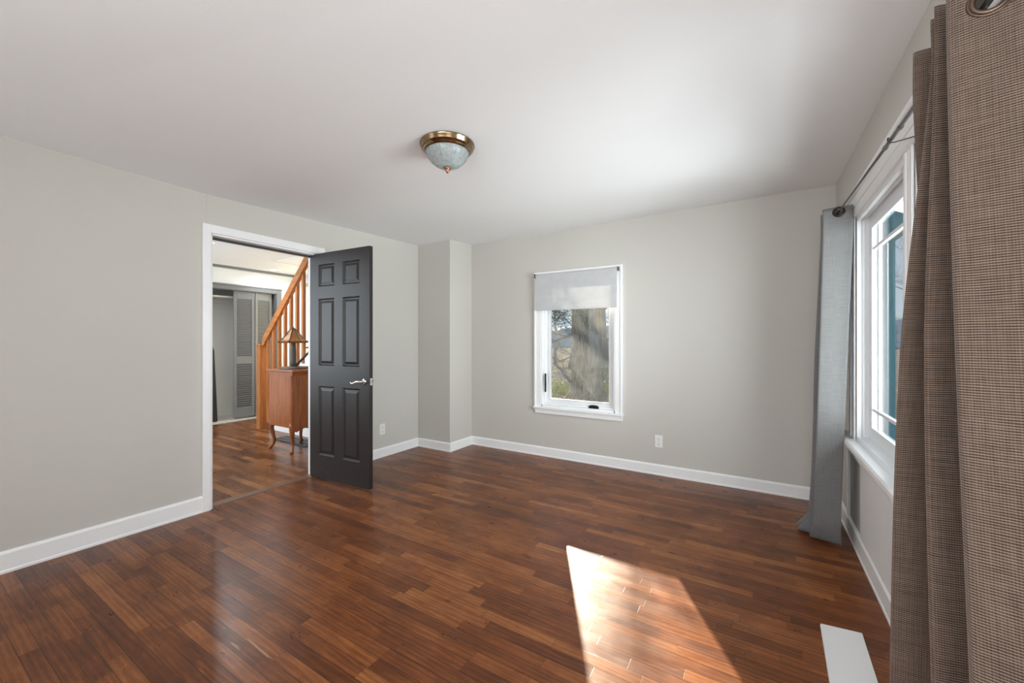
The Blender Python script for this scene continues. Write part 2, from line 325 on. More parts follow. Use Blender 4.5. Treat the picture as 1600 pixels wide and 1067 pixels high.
# ------------------------------------------------------------------ mesh builder (world coordinates)
class MB:
    def __init__(s): s.v = []; s.f = []; s.uv = None
    def add(s, vs, fs):
        k = len(s.v); s.v += [tuple(p) for p in vs]; s.f += [tuple(i + k for i in f) for f in fs]; return s
    def box(s, x0, x1, y0, y1, z0, z1):
        x0, x1 = min(x0, x1), max(x0, x1); y0, y1 = min(y0, y1), max(y0, y1); z0, z1 = min(z0, z1), max(z0, z1)
        return s.add([(x0, y0, z0), (x1, y0, z0), (x1, y1, z0), (x0, y1, z0), (x0, y0, z1), (x1, y0, z1), (x1, y1, z1), (x0, y1, z1)],
                     [(0, 3, 2, 1), (4, 5, 6, 7), (0, 1, 5, 4), (1, 2, 6, 5), (2, 3, 7, 6), (3, 0, 4, 7)])
    def frustum(s, a, b):   # two matching loops
        n = len(a)
        return s.add(list(a) + list(b), [tuple(range(n - 1, -1, -1)), tuple(range(n, 2 * n))] + [(i, (i + 1) % n, n + (i + 1) % n, n + i) for i in range(n)])
    def prism(s, poly, ax, a, b):   # poly in the two other axes, extruded along ax
        def P(u, w, k): return {'X': (k, u, w), 'Y': (u, k, w), 'Z': (u, w, k)}[ax]
        return s.frustum([P(u, w, a) for u, w in poly], [P(u, w, b) for u, w in poly])
    def tube(s, pts, rads, n=10, cap=True):
        pts = [Vector(p) for p in pts]
        if isinstance(rads, (int, float)): rads = [rads] * len(pts)
        k = len(s.v); up = None
        for i, p in enumerate(pts):
            d = (pts[min(i + 1, len(pts) - 1)] - pts[max(i - 1, 0)]).normalized()
            if up is None: up = Vector((0, 0, 1)) if abs(d.z) < .9 else Vector((1, 0, 0))
            u = d.cross(up).normalized(); up = u.cross(d).normalized()
            for j in range(n):
                a = 2 * PI * j / n; s.v.append(tuple(p + rads[i] * (math.cos(a) * u + math.sin(a) * up)))
        for i in range(len(pts) - 1):
            for j in range(n):
                s.f.append((k + i * n + j, k + i * n + (j + 1) % n, k + (i + 1) * n + (j + 1) % n, k + (i + 1) * n + j))
        if cap:
            s.f.append(tuple(k + j for j in range(n - 1, -1, -1))); e = k + (len(pts) - 1) * n; s.f.append(tuple(e + j for j in range(n)))
        return s
    def lathe(s, c, prof, n=48, cap=True, ripple=0, rn=0):   # prof [(r, z)] around vertical axis at c
        k = len(s.v)
        for r, z in prof:
            for j in range(n):
                a = 2 * PI * j / n; rr = r * (1 + ripple * math.cos(rn * a)) if ripple else r
                s.v.append((c[0] + rr * math.cos(a), c[1] + rr * math.sin(a), c[2] + z))
        for i in range(len(prof) - 1):
            for j in range(n):
                s.f.append((k + i * n + j, k + i * n + (j + 1) % n, k + (i + 1) * n + (j + 1) % n, k + (i + 1) * n + j))
        if cap:
            s.f.append(tuple(k + j for j in range(n - 1, -1, -1))); e = k + (len(prof) - 1) * n; s.f.append(tuple(e + j for j in range(n)))
        return s
    def ring(s, c, axis, R, r, n=32, m=10):   # torus
        ax = Vector(axis).normalized(); u = ax.orthogonal().normalized(); w_ = ax.cross(u); k = len(s.v); c = Vector(c)
        for i in range(n):
            a = 2 * PI * i / n; d = math.cos(a) * u + math.sin(a) * w_
            for j in range(m):
                b_ = 2 * PI * j / m; s.v.append(tuple(c + d * (R + r * math.cos(b_)) + ax * r * math.sin(b_)))
        for i in range(n):
            for j in range(m):
                s.f.append((k + i * m + j, k + ((i + 1) % n) * m + j, k + ((i + 1) % n) * m + (j + 1) % m, k + i * m + (j + 1) % m))
        return s
    def xform(s, mtx):
        s.v = [tuple(mtx @ Vector(p)) for p in s.v]; return s
    def build(s, name, m, parent=None, bevel=0.0, smooth=False, seg=2, solid=0.0, fixn=True):
        me = bpy.data.meshes.new(name)
        o = bpy.data.objects.new(name, me); COL.objects.link(o)
        org = Vector((0, 0, 0))
        if parent is not None:
            o.parent = parent; r = parent
            while r.parent: r = r.parent
            org = Vector(r.location)
        me.from_pydata([tuple(Vector(p) - org) for p in s.v], [], s.f); me.materials.append(m)
        if s.uv:
            ul = me.uv_layers.new(name='uv')
            for lp in me.loops: ul.data[lp.index].uv = s.uv[lp.vertex_index]
        if fixn:
            bm = bmesh.new(); bm.from_mesh(me); bmesh.ops.recalc_face_normals(bm, faces=bm.faces); bm.to_mesh(me); bm.free()
        if smooth:
            for p in me.polygons: p.use_smooth = True
        if solid:
            d = o.modifiers.new('solid', 'SOLIDIFY'); d.thickness = solid; d.offset = 0
        if bevel:
            b = o.modifiers.new('bevel', 'BEVEL'); b.width = bevel; b.segments = seg; b.limit_method = 'ANGLE'; b.angle_limit = math.radians(40)
        return o
def thing(name, label, cat, loc, group=None, kind=None):
    o = bpy.data.objects.new(name, None); COL.objects.link(o); o.location = loc; o.empty_display_size = 0.1
    tag(o, label, cat, group, kind); return o
def tag(o, label=None, cat=None, group=None, kind=None):
    if label: o['label'] = label
    if cat: o['category'] = cat
    if group: o['group'] = group
    if kind: o['kind'] = kind
    return o
def struct(o, label=None, cat=None):
    return tag(o, label, cat, None, 'structure')

# ------------------------------------------------------------------ room shell
XL, XR, YB, YF = -3.48, 0.51, 3.943, -1.15
HX = -7.1           # closet wall plane in the hall
def zc(x, y):       # the old ceiling is not quite level
    ys = [-2.5, 0.413, 1.36, 3.5, 3.943]
    cols = {-3.48: [2.37, 2.359, 2.338, 2.396, 2.41], -2.96: [2.38, 2.37, 2.352, 2.406, 2.424], 0.51: [2.42, 2.42, 2.425, 2.45, 2.456]}
    def at(c):
        z = cols[c]
        y_ = min(max(y, ys[0]), ys[-1])
        for i in range(4):
            if y_ <= ys[i + 1]: return z[i] + (z[i + 1] - z[i]) * (y_ - ys[i]) / (ys[i + 1] - ys[i])
    xs = [-3.48, -2.96, 0.51]; x_ = min(max(x, xs[0]), xs[-1])
    for i in range(2):
        if x_ <= xs[i + 1]: return at(xs[i]) + (at(xs[i + 1]) - at(xs[i])) * (x_ - xs[i]) / (xs[i + 1] - xs[i])

fl = MB().box(XL - 0.02, XR + 0.14, YF - 0.1, YB + 0.12, -0.12, 0).build('floor', M['floor']); struct(fl, 'worn reddish brown strip oak floor of the empty room', 'floor')
mb = MB(); xs = [-3.6, -3.48, -2.96, 0.51, 0.65]; ys = [-2.6, 0.413, 1.36, 2.4, 3.5, 3.943, 4.1]
for y in ys:
    for x in xs: mb.v.append((x, y, zc(x, y)))
n = len(xs)
for j in range(len(ys) - 1):
    for i in range(n - 1): mb.f.append((j * n + i, j * n + i + 1, (j + 1) * n + i + 1, (j + 1) * n + i))
k = len(mb.v)
mb.add([(-3.6, -2.6, 2.6), (0.65, -2.6, 2.6), (0.65, 4.1, 2.6), (-3.6, 4.1, 2.6)], [(0, 1, 2, 3)])
ce = mb.build('ceiling', M['ceil'], fixn=False); struct(ce, 'plain white ceiling of the empty room', 'ceiling')

def wallpiece(mb, x0, x1, y0, y1, z0, z1=None):
    """box whose top follows the ceiling when z1 is None"""
    if z1 is not None: return mb.box(x0, x1, y0, y1, z0, z1)
    xs_, ys_ = (x0, x1), (y0, y1)
    lo = [(x0, y0, z0), (x1, y0, z0), (x1, y1, z0), (x0, y1, z0)]
    return mb.frustum(lo, [(x, y, zc(x, y) + 0.004) for x, y, _ in lo])
DY0, DY1, DZ = 1.392, 2.24, 2.056     # doorway
wl = MB()
for a, b in ((YF, 0.413), (0.413, 1.337), (1.337, DY0)): wallpiece(wl, XL - 0.12, XL, a, b, 0)
wallpiece(wl, XL - 0.12, XL, DY0, DY1, DZ)
for a, b in ((DY1, 3.5), (3.5, YB)): wallpiece(wl, XL - 0.12, XL, a, b, 0)
wl.box(XL, XL + 0.0025, 1.362, 1.3655, 2.115, 2.336)      # panel seam above the door casing
o = wl.build('wall_left', M['wall']); struct(o, 'greige painted wall with the open doorway', 'wall')
# rear wall (in front of the camera) with window opening
WX0, WX1, WZ0, WZ1 = -2.03, -1.205, 0.555, 1.94
wb = MB()
wallpiece(wb, XL, WX0, YB, YB + 0.13, 0); wallpiece(wb, WX1, XR + 0.12, YB, YB + 0.13, 0)
wb.box(WX0, WX1, YB, YB + 0.13, 0, WZ0); wallpiece(wb, WX0, WX1, YB, YB + 0.13, WZ1)
wb.box(-1.985, -1.982, YB - 0.002, YB, 0.09, 0.47)
o = wb.build('wall_back', M['wall']); struct(o, 'greige painted wall holding the small window with a roller blind', 'wall')
# chimney breast boxed into the corner
cb = MB(); wallpiece(cb, XL, -2.985, 3.535, YB, 0)
o = cb.build('wall_chase', M['wall'], bevel=0.003); struct(o, 'greige boxed chase standing out in the far left corner', 'wall')
# right wall with wide window
RY0, RY1, RZ0, RZ1 = 1.30, 3.105, 0.69, 1.985
wr = MB()
for a, b in ((YF, 0.413), (0.413, RY0)): wallpiece(wr, XR, XR + 0.13, a, b, 0)
wallpiece(wr, XR, XR + 0.12, RY1, 3.5, 0); wallpiece(wr, XR, XR + 0.13, 3.5, YB, 0)
wr.box(XR, XR + 0.13, RY0, RY1, 0, RZ0)
wallpiece(wr, XR, XR + 0.13, RY0, RY1, RZ1)
o = wr.build('wall_right', M['wall']); struct(o, 'greige painted wall with the wide curtained window', 'wall')
wf = MB()
wallpiece(wf, XL - 0.12, XR + 0.13, YF - 0.12, YF, 0)
o = wf.build('wall_front', M['wall']); struct(o, 'greige wall behind the camera', 'wall')

# baseboards
def baseboard(name, p0, p1, nrm, h, label, t=0.014):
    (x0, y0), (x1, y1) = p0, p1; nx, ny = nrm
    m = MB(); prof = [(0, 0), (t + .004, 0), (t + .004, .012), (t, .018), (t, h - .014), (t * .55, h - .004), (0, h)]
    a = [(x0 + nx * d, y0 + ny * d, z) for d, z in prof]; b = [(x1 + nx * d, y1 + ny * d, z) for d, z in prof]
    m.frustum(a, b); return struct(m.build(name, M['trim']), label, 'baseboard')
baseboard('baseboard_left', (XL, YF), (XL, 1.337), (1, 0), 0.118, 'white baseboard left of the doorway')
baseboard('baseboard_left_far', (XL, 2.305), (XL, 3.535), (1, 0), 0.10, 'white baseboard between the door and the corner chase')
baseboard('baseboard_chase', (XL + .018, 3.535), (-2.985 + .018, 3.535), (0, -1), 0.10, 'short white baseboard on the front of the corner chase')
baseboard('baseboard_chase_side', (-2.985, 3.535), (-2.985, YB), (1, 0), 0.10, 'short white baseboard on the side of the corner chase')
baseboard('baseboard_back', (-2.985 + .018, YB), (XR, YB), (0, -1), 0.10, 'long white baseboard under the small window')
baseboard('baseboard_right', (XR, YF), (XR, YB - .018), (-1, 0), 0.115, 'white baseboard under the wide window')

# ------------------------------------------------------------------ doorway trim and black door
m = MB()
m.box(XL, XL + 0.02, 1.335, DY0 - 0.004, 0, 2.118); m.box(XL, XL + 0.02, DY1 + 0.004, DY1 + 0.068, 0, 2.118); m.box(XL, XL + 0.02, DY0 - .004, DY1 + .004, DZ + 0.002, 2.118)
m.box(XL - 0.12, XL + 0.002, DY0 - 0.005, DY0 + 0.012, 0, DZ); m.box(XL - 0.12, XL + 0.002, DY1 - 0.012, DY1 + .005, 0, DZ); m.box(XL - 0.12, XL + 0.002, DY0, DY1, DZ - 0.012, DZ + .004)
struct(m.build('trim_1', M['trim'], bevel=0.002), 'white casing around the open doorway', 'trim')
m = MB(); m.box(XL - 0.10, XL - 0.065, DY0 + .012, DY1 - .012, DZ - 0.026, DZ - 0.012)  # dark strip put in where the door head only leaves a shadow line
struct(m.build('trim_2', M['slot']), 'dark strip standing in for the shadow line under the door head', 'trim')
m = MB(); m.prism([(XL - 0.125, 0), (XL - 0.02, 0), (XL - 0.03, 0.006), (XL - 0.115, 0.006)], 'Y', DY0 + .012, DY1 - .012)
struct(m.build('trim_3', M['threshold']), 'wooden threshold strip between the two floors', 'trim')

HINGE = Vector((-3.535, 2.206, 0.012)); DW, DH, DT = 0.768, 2.038, 0.035
ang = math.atan2(2.25 - 2.206, -2.771 + 3.535)
door = thing('door_1', 'black six panel door standing open into the room', 'door', HINGE, kind='structure')
T = Matrix.Translation(HINGE) @ Matrix.Rotation(ang, 4, 'Z')
def D(mb): return mb.xform(T)
lf = MB(); cols = [(0.0, 0.118), (0.332, 0.436), (0.65, DW)]; pans = [(0.118, 0.332), (0.436, 0.65)]
rows = [(0.21, 0.835), (1.02, 1.625), (1.735, 1.935)]; rails = [(0, .21), (.835, 1.02), (1.625, 1.735), (1.935, DH)]
for a, b in (cols[0], cols[2]): lf.box(a, b, 0, DT, 0, DH)
for a, b in rails: lf.box(.118, .65, 0, DT, a, b)
for a, b in rows: lf.box(.332, .436, 0, DT, a, b)
D(lf).build('door_leaf', M['door'], door)
for (x0, x1) in pans:
    for (z0, z1) in rows:
        p = MB()
        for side in (0, 1):
            y = lambda d: d if side == 0 else DT - d
            loops = [(0.0, 0.0), (0.012, 0.012), (0.020, 0.012), (0.042, 0.003)]
            Ls = [[(x0 + i, y(d), z0 + i), (x1 - i, y(d), z0 + i), (x1 - i, y(d), z1 - i), (x0 + i, y(d), z1 - i)] for i, d in loops]
            k = len(p.v)
            for l in Ls: p.v += l
            for q in range(len(Ls) - 1):
                for j in range(4): p.f.append((k + q * 4 + j, k + q * 4 + (j + 1) % 4, k + q * 4 + 4 + (j + 1) % 4, k + q * 4 + 4 + j))
            e = k + (len(Ls) - 1) * 4; p.f.append((e, e + 1, e + 2, e + 3))
        D(p).build('door_panel', M['door'], door)
hz = 0.90
for side in (0, 1):
    sy = -1 if side == 0 else 1; y0 = 0 if side == 0 else DT
    h = MB()
    # diamond rosette, neck and wavy lever
    hx = DW - 0.062
    h.frustum([(hx - .033, y0, hz), (hx, y0, hz - .036), (hx + .033, y0, hz), (hx, y0, hz + .036)], [(hx - .026, y0 + sy * .008, hz), (hx, y0 + sy * .008, hz - .028), (hx + .026, y0 + sy * .008, hz), (hx, y0 + sy * .008, hz + .028)])
    h.tube([(hx, y0 + sy * .005, hz), (hx, y0 + sy * .045, hz)], [.012, .010], 12)
    lev = [(hx + .012, hz + .002), (hx - .01, hz + .002), (hx - .04, hz - .001), (hx - .065, hz - .008), (hx - .085, hz - .015), (hx - .102, hz - .014), (hx - .116, hz - .006)]
    h.tube([(x, y0 + sy * .047, z) for x, z in lev], [.010, .0105, .009, .0075, .0065, .006, .005], 10)
    D(h).build('door_handle', M['chrome'], door, smooth=True)['label'] = 'satin nickel lever handle on a diamond plate'
h = MB(); h.box(DW, DW + 0.0015, .006, .030, hz - .03, hz + .03); h.frustum([(DW + .001, .011, hz - .010), (DW + .001, .024, hz - .010), (DW + .001, .024, hz + .010), (DW + .001, .011, hz + .010)], [(DW + .012, .011, hz - .010), (DW + .006, .024, hz - .010), (DW + .006, .024, hz + .010), (DW + .012, .011, hz + .010)])
D(h).build('latch_plate', M['chrome'], door)
for z in (0.2, 1.0, 1.82):
    h = MB(); h.tube([(-.004, DT * .5 + .012, z - .045), (-.004, DT * .5 + .012, z + .045)], .006, 10); h.box(-.002, 0.0, 0.004, DT - .004, z - .044, z + .044)
    D(h).build('hinge', M['grey_metal'], door)

# ------------------------------------------------------------------ window 1 (back wall) with roller blind
w1 = thing('window_1', 'small white casement window in the back wall', 'window', (-1.62, YB, 0.47), kind='structure')
Y0 = YB - 0.02
m = MB()
m.box(-2.105, WX0 + .004, Y0, YB, 0.54, 1.936); m.box(WX1 - .004, -1.137, Y0, YB, 0.54, 1.936); m.box(-2.105, -1.137, Y0, YB, 1.936, 1.998)
m.box(-2.108, -2.088, Y0 - .010, YB, 0.54, 1.984); m.box(-1.154, -1.134, Y0 - .010, YB, 0.54, 1.984); m.box(-2.108, -1.134, Y0 - .010, YB, 1.984, 2.004)
m.build('casing', M['trim'], w1, bevel=0.002)
m = MB(); m.box(-2.11, -1.128, Y0 - 0.03, YB + .03, 0.522, 0.542); m.build('sill', M['trim'], w1, bevel=0.004)
m = MB(); m.box(-2.10, -1.137, Y0, YB, 0.468, 0.522); m.box(-2.104, -1.133, Y0 - .012, YB, 0.505, .522); m.build('apron', M['trim'], w1, bevel=0.002)
m = MB()
m.box(WX0 - .001, WX0 + .016, Y0 + .004, YB + .13, WZ0 - .02, WZ1); m.box(WX1 - .016, WX1 + .001, Y0 + .004, YB + .13, WZ0 - .02, WZ1); m.box(WX0, WX1, Y0 + .004, YB + .13, WZ1 - .016, WZ1 + .001); m.box(WX0, WX1, Y0 + .004, YB + .13, WZ0 - .02, WZ0 + .010)
m.build('jamb', M['vinyl'], w1, bevel=0.0015)
def frame(m, x0, x1, z0, z1, t, y0, y1, tb=None):
    tb = tb or t
    m.box(x0, x0 + t, y0, y1, z0, z1); m.box(x1 - t, x1, y0, y1, z0, z1); m.box(x0 + t, x1 - t, y0, y1, z1 - t, z1); m.box(x0 + t, x1 - t, y0, y1, z0, z0 + tb); return m
m = frame(MB(), WX0 + .016, WX1 - .016, WZ0 + .010, WZ1 - .016, .022, YB + .018, YB + .12)
m.build('stop', M['vinyl'], w1, bevel=0.002)
SX0, SX1, SZ0, SZ1 = WX0 + .038, WX1 - .038, WZ0 + .032, WZ1 - .038
m = frame(MB(), SX0, SX1, SZ0, SZ1, .040, YB + .048, YB + .10, .036); frame(m, SX0 + .028, SX1 - .028, SZ0 + .026, SZ1 - .028, .018, YB + .040, YB + .06, .016)
sash = m.build('sash', M['vinyl'], w1, bevel=0.002)
m = MB(); m.box(SX0 + .036, SX1 - .036, YB + .062, YB + .066, SZ0 + .03, SZ1 - .036); m.build('pane', M['pane_dirty'], sash)
m = MB(); m.box(-1.49, -1.385, YB + .004, YB + .022, .566, .590); m.frustum([(-1.48, YB - .004, .570), (-1.395, YB - .004, .570), (-1.395, YB - .004, .586), (-1.48, YB - .004, .586)], [(-1.485, YB + .006, .567), (-1.388, YB + .006, .567), (-1.388, YB + .006, .590), (-1.485, YB + .006, .590)])
m.tube([(-1.47, YB + .004, .592), (-1.44, YB - .004, .597), (-1.39, YB - .004, .594)], .006, 8)
m.build('crank_handle', M['dark_metal'], w1, bevel=0.002)['label'] = 'dark bronze folding crank'
m = MB(); m.box(-1.992, -1.980, YB - .002, YB + .020, .70, .90); m.tube([(-1.982, YB + .000, .90), (-1.978, YB - .014, .87), (-1.978, YB - .016, .80)], .006, 8)
m.build('lock_lever', M['dark_metal'], w1, bevel=0.002)['label'] = 'dark bronze sash lock'

bl = thing('roller_blind', 'short white roller blind across the top of the small window', 'blind', (-1.62, YB - 0.05, 1.95))
m = MB(); bx0, bx1, by = -2.072, -1.178, YB - 0.058
prof = [(1.962, by)] + [(1.945 - i * .0345, by - 0.004 * math.sin(i * .9)) for i in range(11)]
for z, y in prof: m.v += [(bx0, y, z), (bx1, y, z)]
for i in range(len(prof) - 1): m.f.append((2 * i, 2 * i + 1, 2 * i + 3, 2 * i + 2))
m.build('fabric', M['blind'], bl, solid=0.0012)
m = MB(); m.tube([(bx0 - .006, YB - .046, 1.962), (bx1 + .006, YB - .046, 1.962)], .0145, 16); m.build('roller', M['blind'], bl, smooth=False)
m = MB(); m.box(bx0, bx1, by - .005, by + .004, 1.583, 1.600); m.build('hem_bar', M['blind'], bl, bevel=0.003)
for x in (bx0 - .012, bx1 + .012):
    m = MB(); m.box(x - .003, x + .003, YB - .066, YB - .028, 1.940, 1.982); m.tube([(x - .006, YB - .046, 1.962), (x + .006, YB - .046, 1.962)], .006, 8); m.build('bracket', M['grey_metal'], bl)

# ------------------------------------------------------------------ window 2 (right wall)
w2 = thing('window_2', 'wide white double window in the right wall', 'window', (XR, 2.2, 0.6), kind='structure')
XC = XR - 0.02
MU0, MU1 = 2.05, 2.15
m = MB()
for (a, b) in ((RY1 - .003, 3.235), (MU0, MU1), (1.17, RY0 + .003)):
    m.box(XC, XR, a, b, .665, 2.0)
    m.box(XC - .006, XR, a + .0, a + .022, .665, 2.0); m.box(XC - .006, XR, b - .022, b, .665, 2.0); m.box(XC - .003, XR, (a + b) / 2 - .012, (a + b) / 2 + .012, .665, 2.0)
m.build('casing', M['trim'], w2, bevel=0.002)
m = MB(); m.box(XC - .004, XR, 1.14, 3.265, 1.985, 2.125); m.box(XC - .02, XR, 1.13, 3.275, 2.11, 2.135); m.box(XC - .010, XR, 1.14, 3.265, 1.982, 2.004); m.box(XC - .008, XR, 1.14, 3.265, 2.045, 2.052)
m.build('head_casing', M['trim'], w2, bevel=0.002)
m = MB(); m.prism([(XR - .072, .640), (XR - .060, .628), (XR + .05, .628), (XR + .05, .668), (XR - .064, .668), (XR - .072, .660)], 'Y', 1.10, 3.42)
m.build('sill', M['trim'], w2)
m = MB(); m.prism([(XR, .54), (XR - .016, .545), (XR - .02, .60), (XR - .045, .628), (XR, .628)], 'Y', 1.14, 3.36); m.build('apron', M['trim'], w2)
m = MB(); m.box(XR + .0005, XR + .118, MU0 + .002, MU1 - .002, .67, RZ1)
for a, b in ((MU1, RY1), (RY0, MU0)):
    m.box(XC + .004, XR + .062, a - .002, a + .012, .668, RZ1 + .001); m.box(XC + .004, XR + .062, b - .012, b + .002, .668, RZ1 + .001); m.box(XC + .004, XR + .062, a, b, RZ1 - .014, RZ1 + .001); m.box(XC + .004, XR + .062, a, b, .660, .6905)
m.build('jamb', M['vinyl'], w2, bevel=0.0015)
m = MB()
for a, b in ((MU1, RY1), (RY0, MU0)):
    m.box(XR + .0625, XR + .122, a - .002, a + .012, .668, RZ1 + .001); m.box(XR + .0625, XR + .122, b - .012, b + .002, .668, RZ1 + .001); m.box(XR + .0625, XR + .122, a, b, RZ1 - .014, RZ1 + .001); m.box(XR + .0625, XR + .16, a, b, .655, .6905)
m.build('outer_trim', M['outer'], w2, bevel=0.0015)
m = MB()
for a, b in ((MU1, RY1), (RY0, MU0)):
    for e, sg in ((b - .011, -1), (a + .011, 1)):
        for xa, xb, d in ((XC + .004, XR + .004, .016), (XR + .010, XR + .024, .010)): m.box(xa, xb, e, e + sg * d, .690, RZ1 - .014)
    for xa, xb, d in ((XC + .004, XR + .004, .016), (XR + .010, XR + .024, .010)): m.box(xa, xb, a + .012, b - .012, RZ1 - .014 - d, RZ1 - .013)
m.build('stop', M['vinyl'], w2, bevel=0.002)
for a, b in ((MU1 + .012, RY1 - .012), (RY0 + .012, MU0 - .012)):
    m = MB(); fx0, fx1 = XR + .040, XR + .054
    z0, z1 = .690, RZ1 - .012
    for (p, q, r, s) in ((a, a + .075, z0, z1), (b - .075, b, z0, z1), (a + .075, b - .075, z0, z0 + .062), (a + .075, b - .075, z1 - .072, z1)): m.box(fx0, fx1, p, q, r, s)
    for (p, q, r, s) in ((a + .06, a + .085, z0 + .05, z1 - .06), (b - .085, b - .06, z0 + .05, z1 - .06), (a + .085, b - .085, z0 + .05, z0 + .072), (a + .085, b - .085, z1 - .082, z1 - .06)): m.box(fx0 - .003, fx0 + .006, p, q, r, s)
    sh = m.build('sash', M['vinyl'], w2, bevel=0.003)
    m = MB(); m.box(XR + .0485, XR + .0525, a + .08, b - .08, z0 + .065, z1 - .075); m.build('pane', M['pane'], sh)
    m = MB()
    for y in (b - .195, a + .195): m.box(XR + .0435, XR + .0575, y - .009, y + .009, z0 + .06, z1 - .07)
    for z in (.862, 1.775): m.box(XR + .0425, XR + .0585, a + .08, b - .08, z - .009, z + .009)
    m.build('grille', M['vinyl'], sh, bevel=0.002)
m = MB(); m.box(XR - .007, XR, 0.9, 3.05, .11, .56); struct(m.build('trim_7', M['trim'], bevel=0.002), 'white panel on the wall under the wide window', 'trim')
m = MB(); m.box(XR - .012, XR, 3.385, 3.43, .115, .628); struct(m.build('trim_4', M['trim'], bevel=0.002), 'white upright batten below the end of the wide window sill', 'trim')

# ------------------------------------------------------------------ curtain rod and curtains
RX, RZ = 0.412, 2.006
def rodz(y): return 1.974 + (.040 if y > 1.73 else .024) * (y - 1.73)
rod = thing('curtain_rod', 'thin grey metal curtain rod above the wide window', 'curtain rod', (RX, 2.2, RZ))
m = MB(); m.tube([(RX, 1.05, rodz(1.05)), (RX, 2.05, rodz(2.05))], .0066, 14); m.build('pole', M['grey_metal'], rod, smooth=True)
m = MB(); m.tube([(RX, 2.0, rodz(2.0)), (RX, 3.50, rodz(3.5))], .0052, 14); m.build('inner_pole', M['grey_metal'], rod, smooth=True)
for y in (2.05, 1.86):
    m = MB(); m.tube([(RX, y - .008, rodz(y)), (RX, y + .008, rodz(y))], .0085, 14); m.build('collar', M['grey_metal'], rod)
for y in (1.97, 3.47):
    z = rodz(y); m = MB(); m.tube([(RX - .008, y, z + .009), (RX - .010, y, z), (RX - .004, y, z - .010), (RX + .010, y, z - .011), (RX + .05, y, z - .006), (XR - .002, y, z)], .0024, 8); m.box(XR - .004, XR, y - .012, y + .012, z - .03, z + .03)
    m.build('bracket', M['dark_metal'], rod)

def smoothpath(pts, it=2, sub=4):
    P = [Vector((p[0], p[1], 0)) for p in pts]; Q = []
    for i in range(len(P) - 1):
        for k in range(sub): Q.append(P[i].lerp(P[i + 1], k / sub))
    Q.append(P[-1])
    for _ in range(it): Q = [Q[0]] + [Q[i] * .5 + (Q[i - 1] + Q[i + 1]) * .25 for i in range(1, len(Q) - 1)] + [Q[-1]]
    return Q
def curtain(keys, rows, m_, parent, it=2, sub=6, name='cloth', wob=0.0):
    """keys: [(z, plan points)], top to bottom; plan points correspond"""
    mb = MB(); mb.uv = []; paths = [(z, smoothpath(p, it, sub)) for z, p in keys]
    n = len(paths[0][1]); zt, zb = keys[0][0], keys[-1][0]
    def at(z, i):
        K = len(paths)
        j = 0
        while j < K - 2 and z < paths[j + 1][0]: j += 1
        z0, z1 = paths[j][0], paths[j + 1][0]; t = (z0 - z) / (z0 - z1)
        p0 = paths[max(j - 1, 0)][1][i]; p1 = paths[j][1][i]; p2 = paths[j + 1][1][i]; p3 = paths[min(j + 2, K - 1)][1][i]
        h0 = (paths[max(j - 1, 0)][0] - z1) or 1; h1 = (z0 - paths[min(j + 2, K - 1)][0]) or 1; d = z0 - z1
        m1 = (p2 - p0) / h0 * d; m2 = (p3 - p1) / h1 * d
        return p1 * (2 * t**3 - 3 * t**2 + 1) + m1 * (t**3 - 2 * t**2 + t) + p2 * (-2 * t**3 + 3 * t**2) + m2 * (t**3 - t**2)
    for r in range(rows + 1):
        z = zt + (zb - zt) * r / rows
        u = 0; prev = None
        top = paths[0][1]
        for i in range(n):
            p = at(z, i)
            if wob: p = p + Vector((wob * math.sin(7 * z + i * .35), wob * math.sin(5.3 * z + i * .5 + 1), 0)) * (r / rows)
            q = top[i]
            if i: u += (q - top[i - 1]).length
            mb.v.append((p.x, p.y, z)); mb.uv.append((u, z))
    for r in range(rows):
        for i in range(n - 1): mb.f.append((r * n + i, r * n + i + 1, (r + 1) * n + i + 1, (r + 1) * n + i))
    return mb.build(name, m_, parent, smooth=True, solid=0.003)

def punch(o, holes):
    """cut the eyelet holes out of a cloth panel"""
    cut = MB()
    for c, ax, R in holes:
        a = Vector(ax).normalized(); cut.tube([Vector(c) - a * .012, Vector(c) + a * .012], R, 28)
    k = cut.build('eyelet_cutter', M['slot'])
    b = o.modifiers.new('holes', 'BOOLEAN'); b.object = k; b.operation = 'DIFFERENCE'; b.solver = 'EXACT'
    bpy.context.view_layer.update()
    dg = bpy.context.evaluated_depsgraph_get(); me = bpy.data.meshes.new_from_object(o.evaluated_get(dg), depsgraph=dg)
    o.modifiers.clear(); o.data = me; bpy.data.objects.remove(k)

def plane_grommet(parent, c, axis, R, m_, name='grommet'):
    m = MB(); m.ring(c, axis, R, .0055, 32, 8); ax = Vector(axis).normalized(); m.ring(c, axis, R + .006, .0035, 32, 6)
    m.tube([Vector(c) - ax * .005, Vector(c) + ax * .005], [R - .001, R - .001], 32, cap=False)
    return m.build(name, m_, parent, smooth=True)

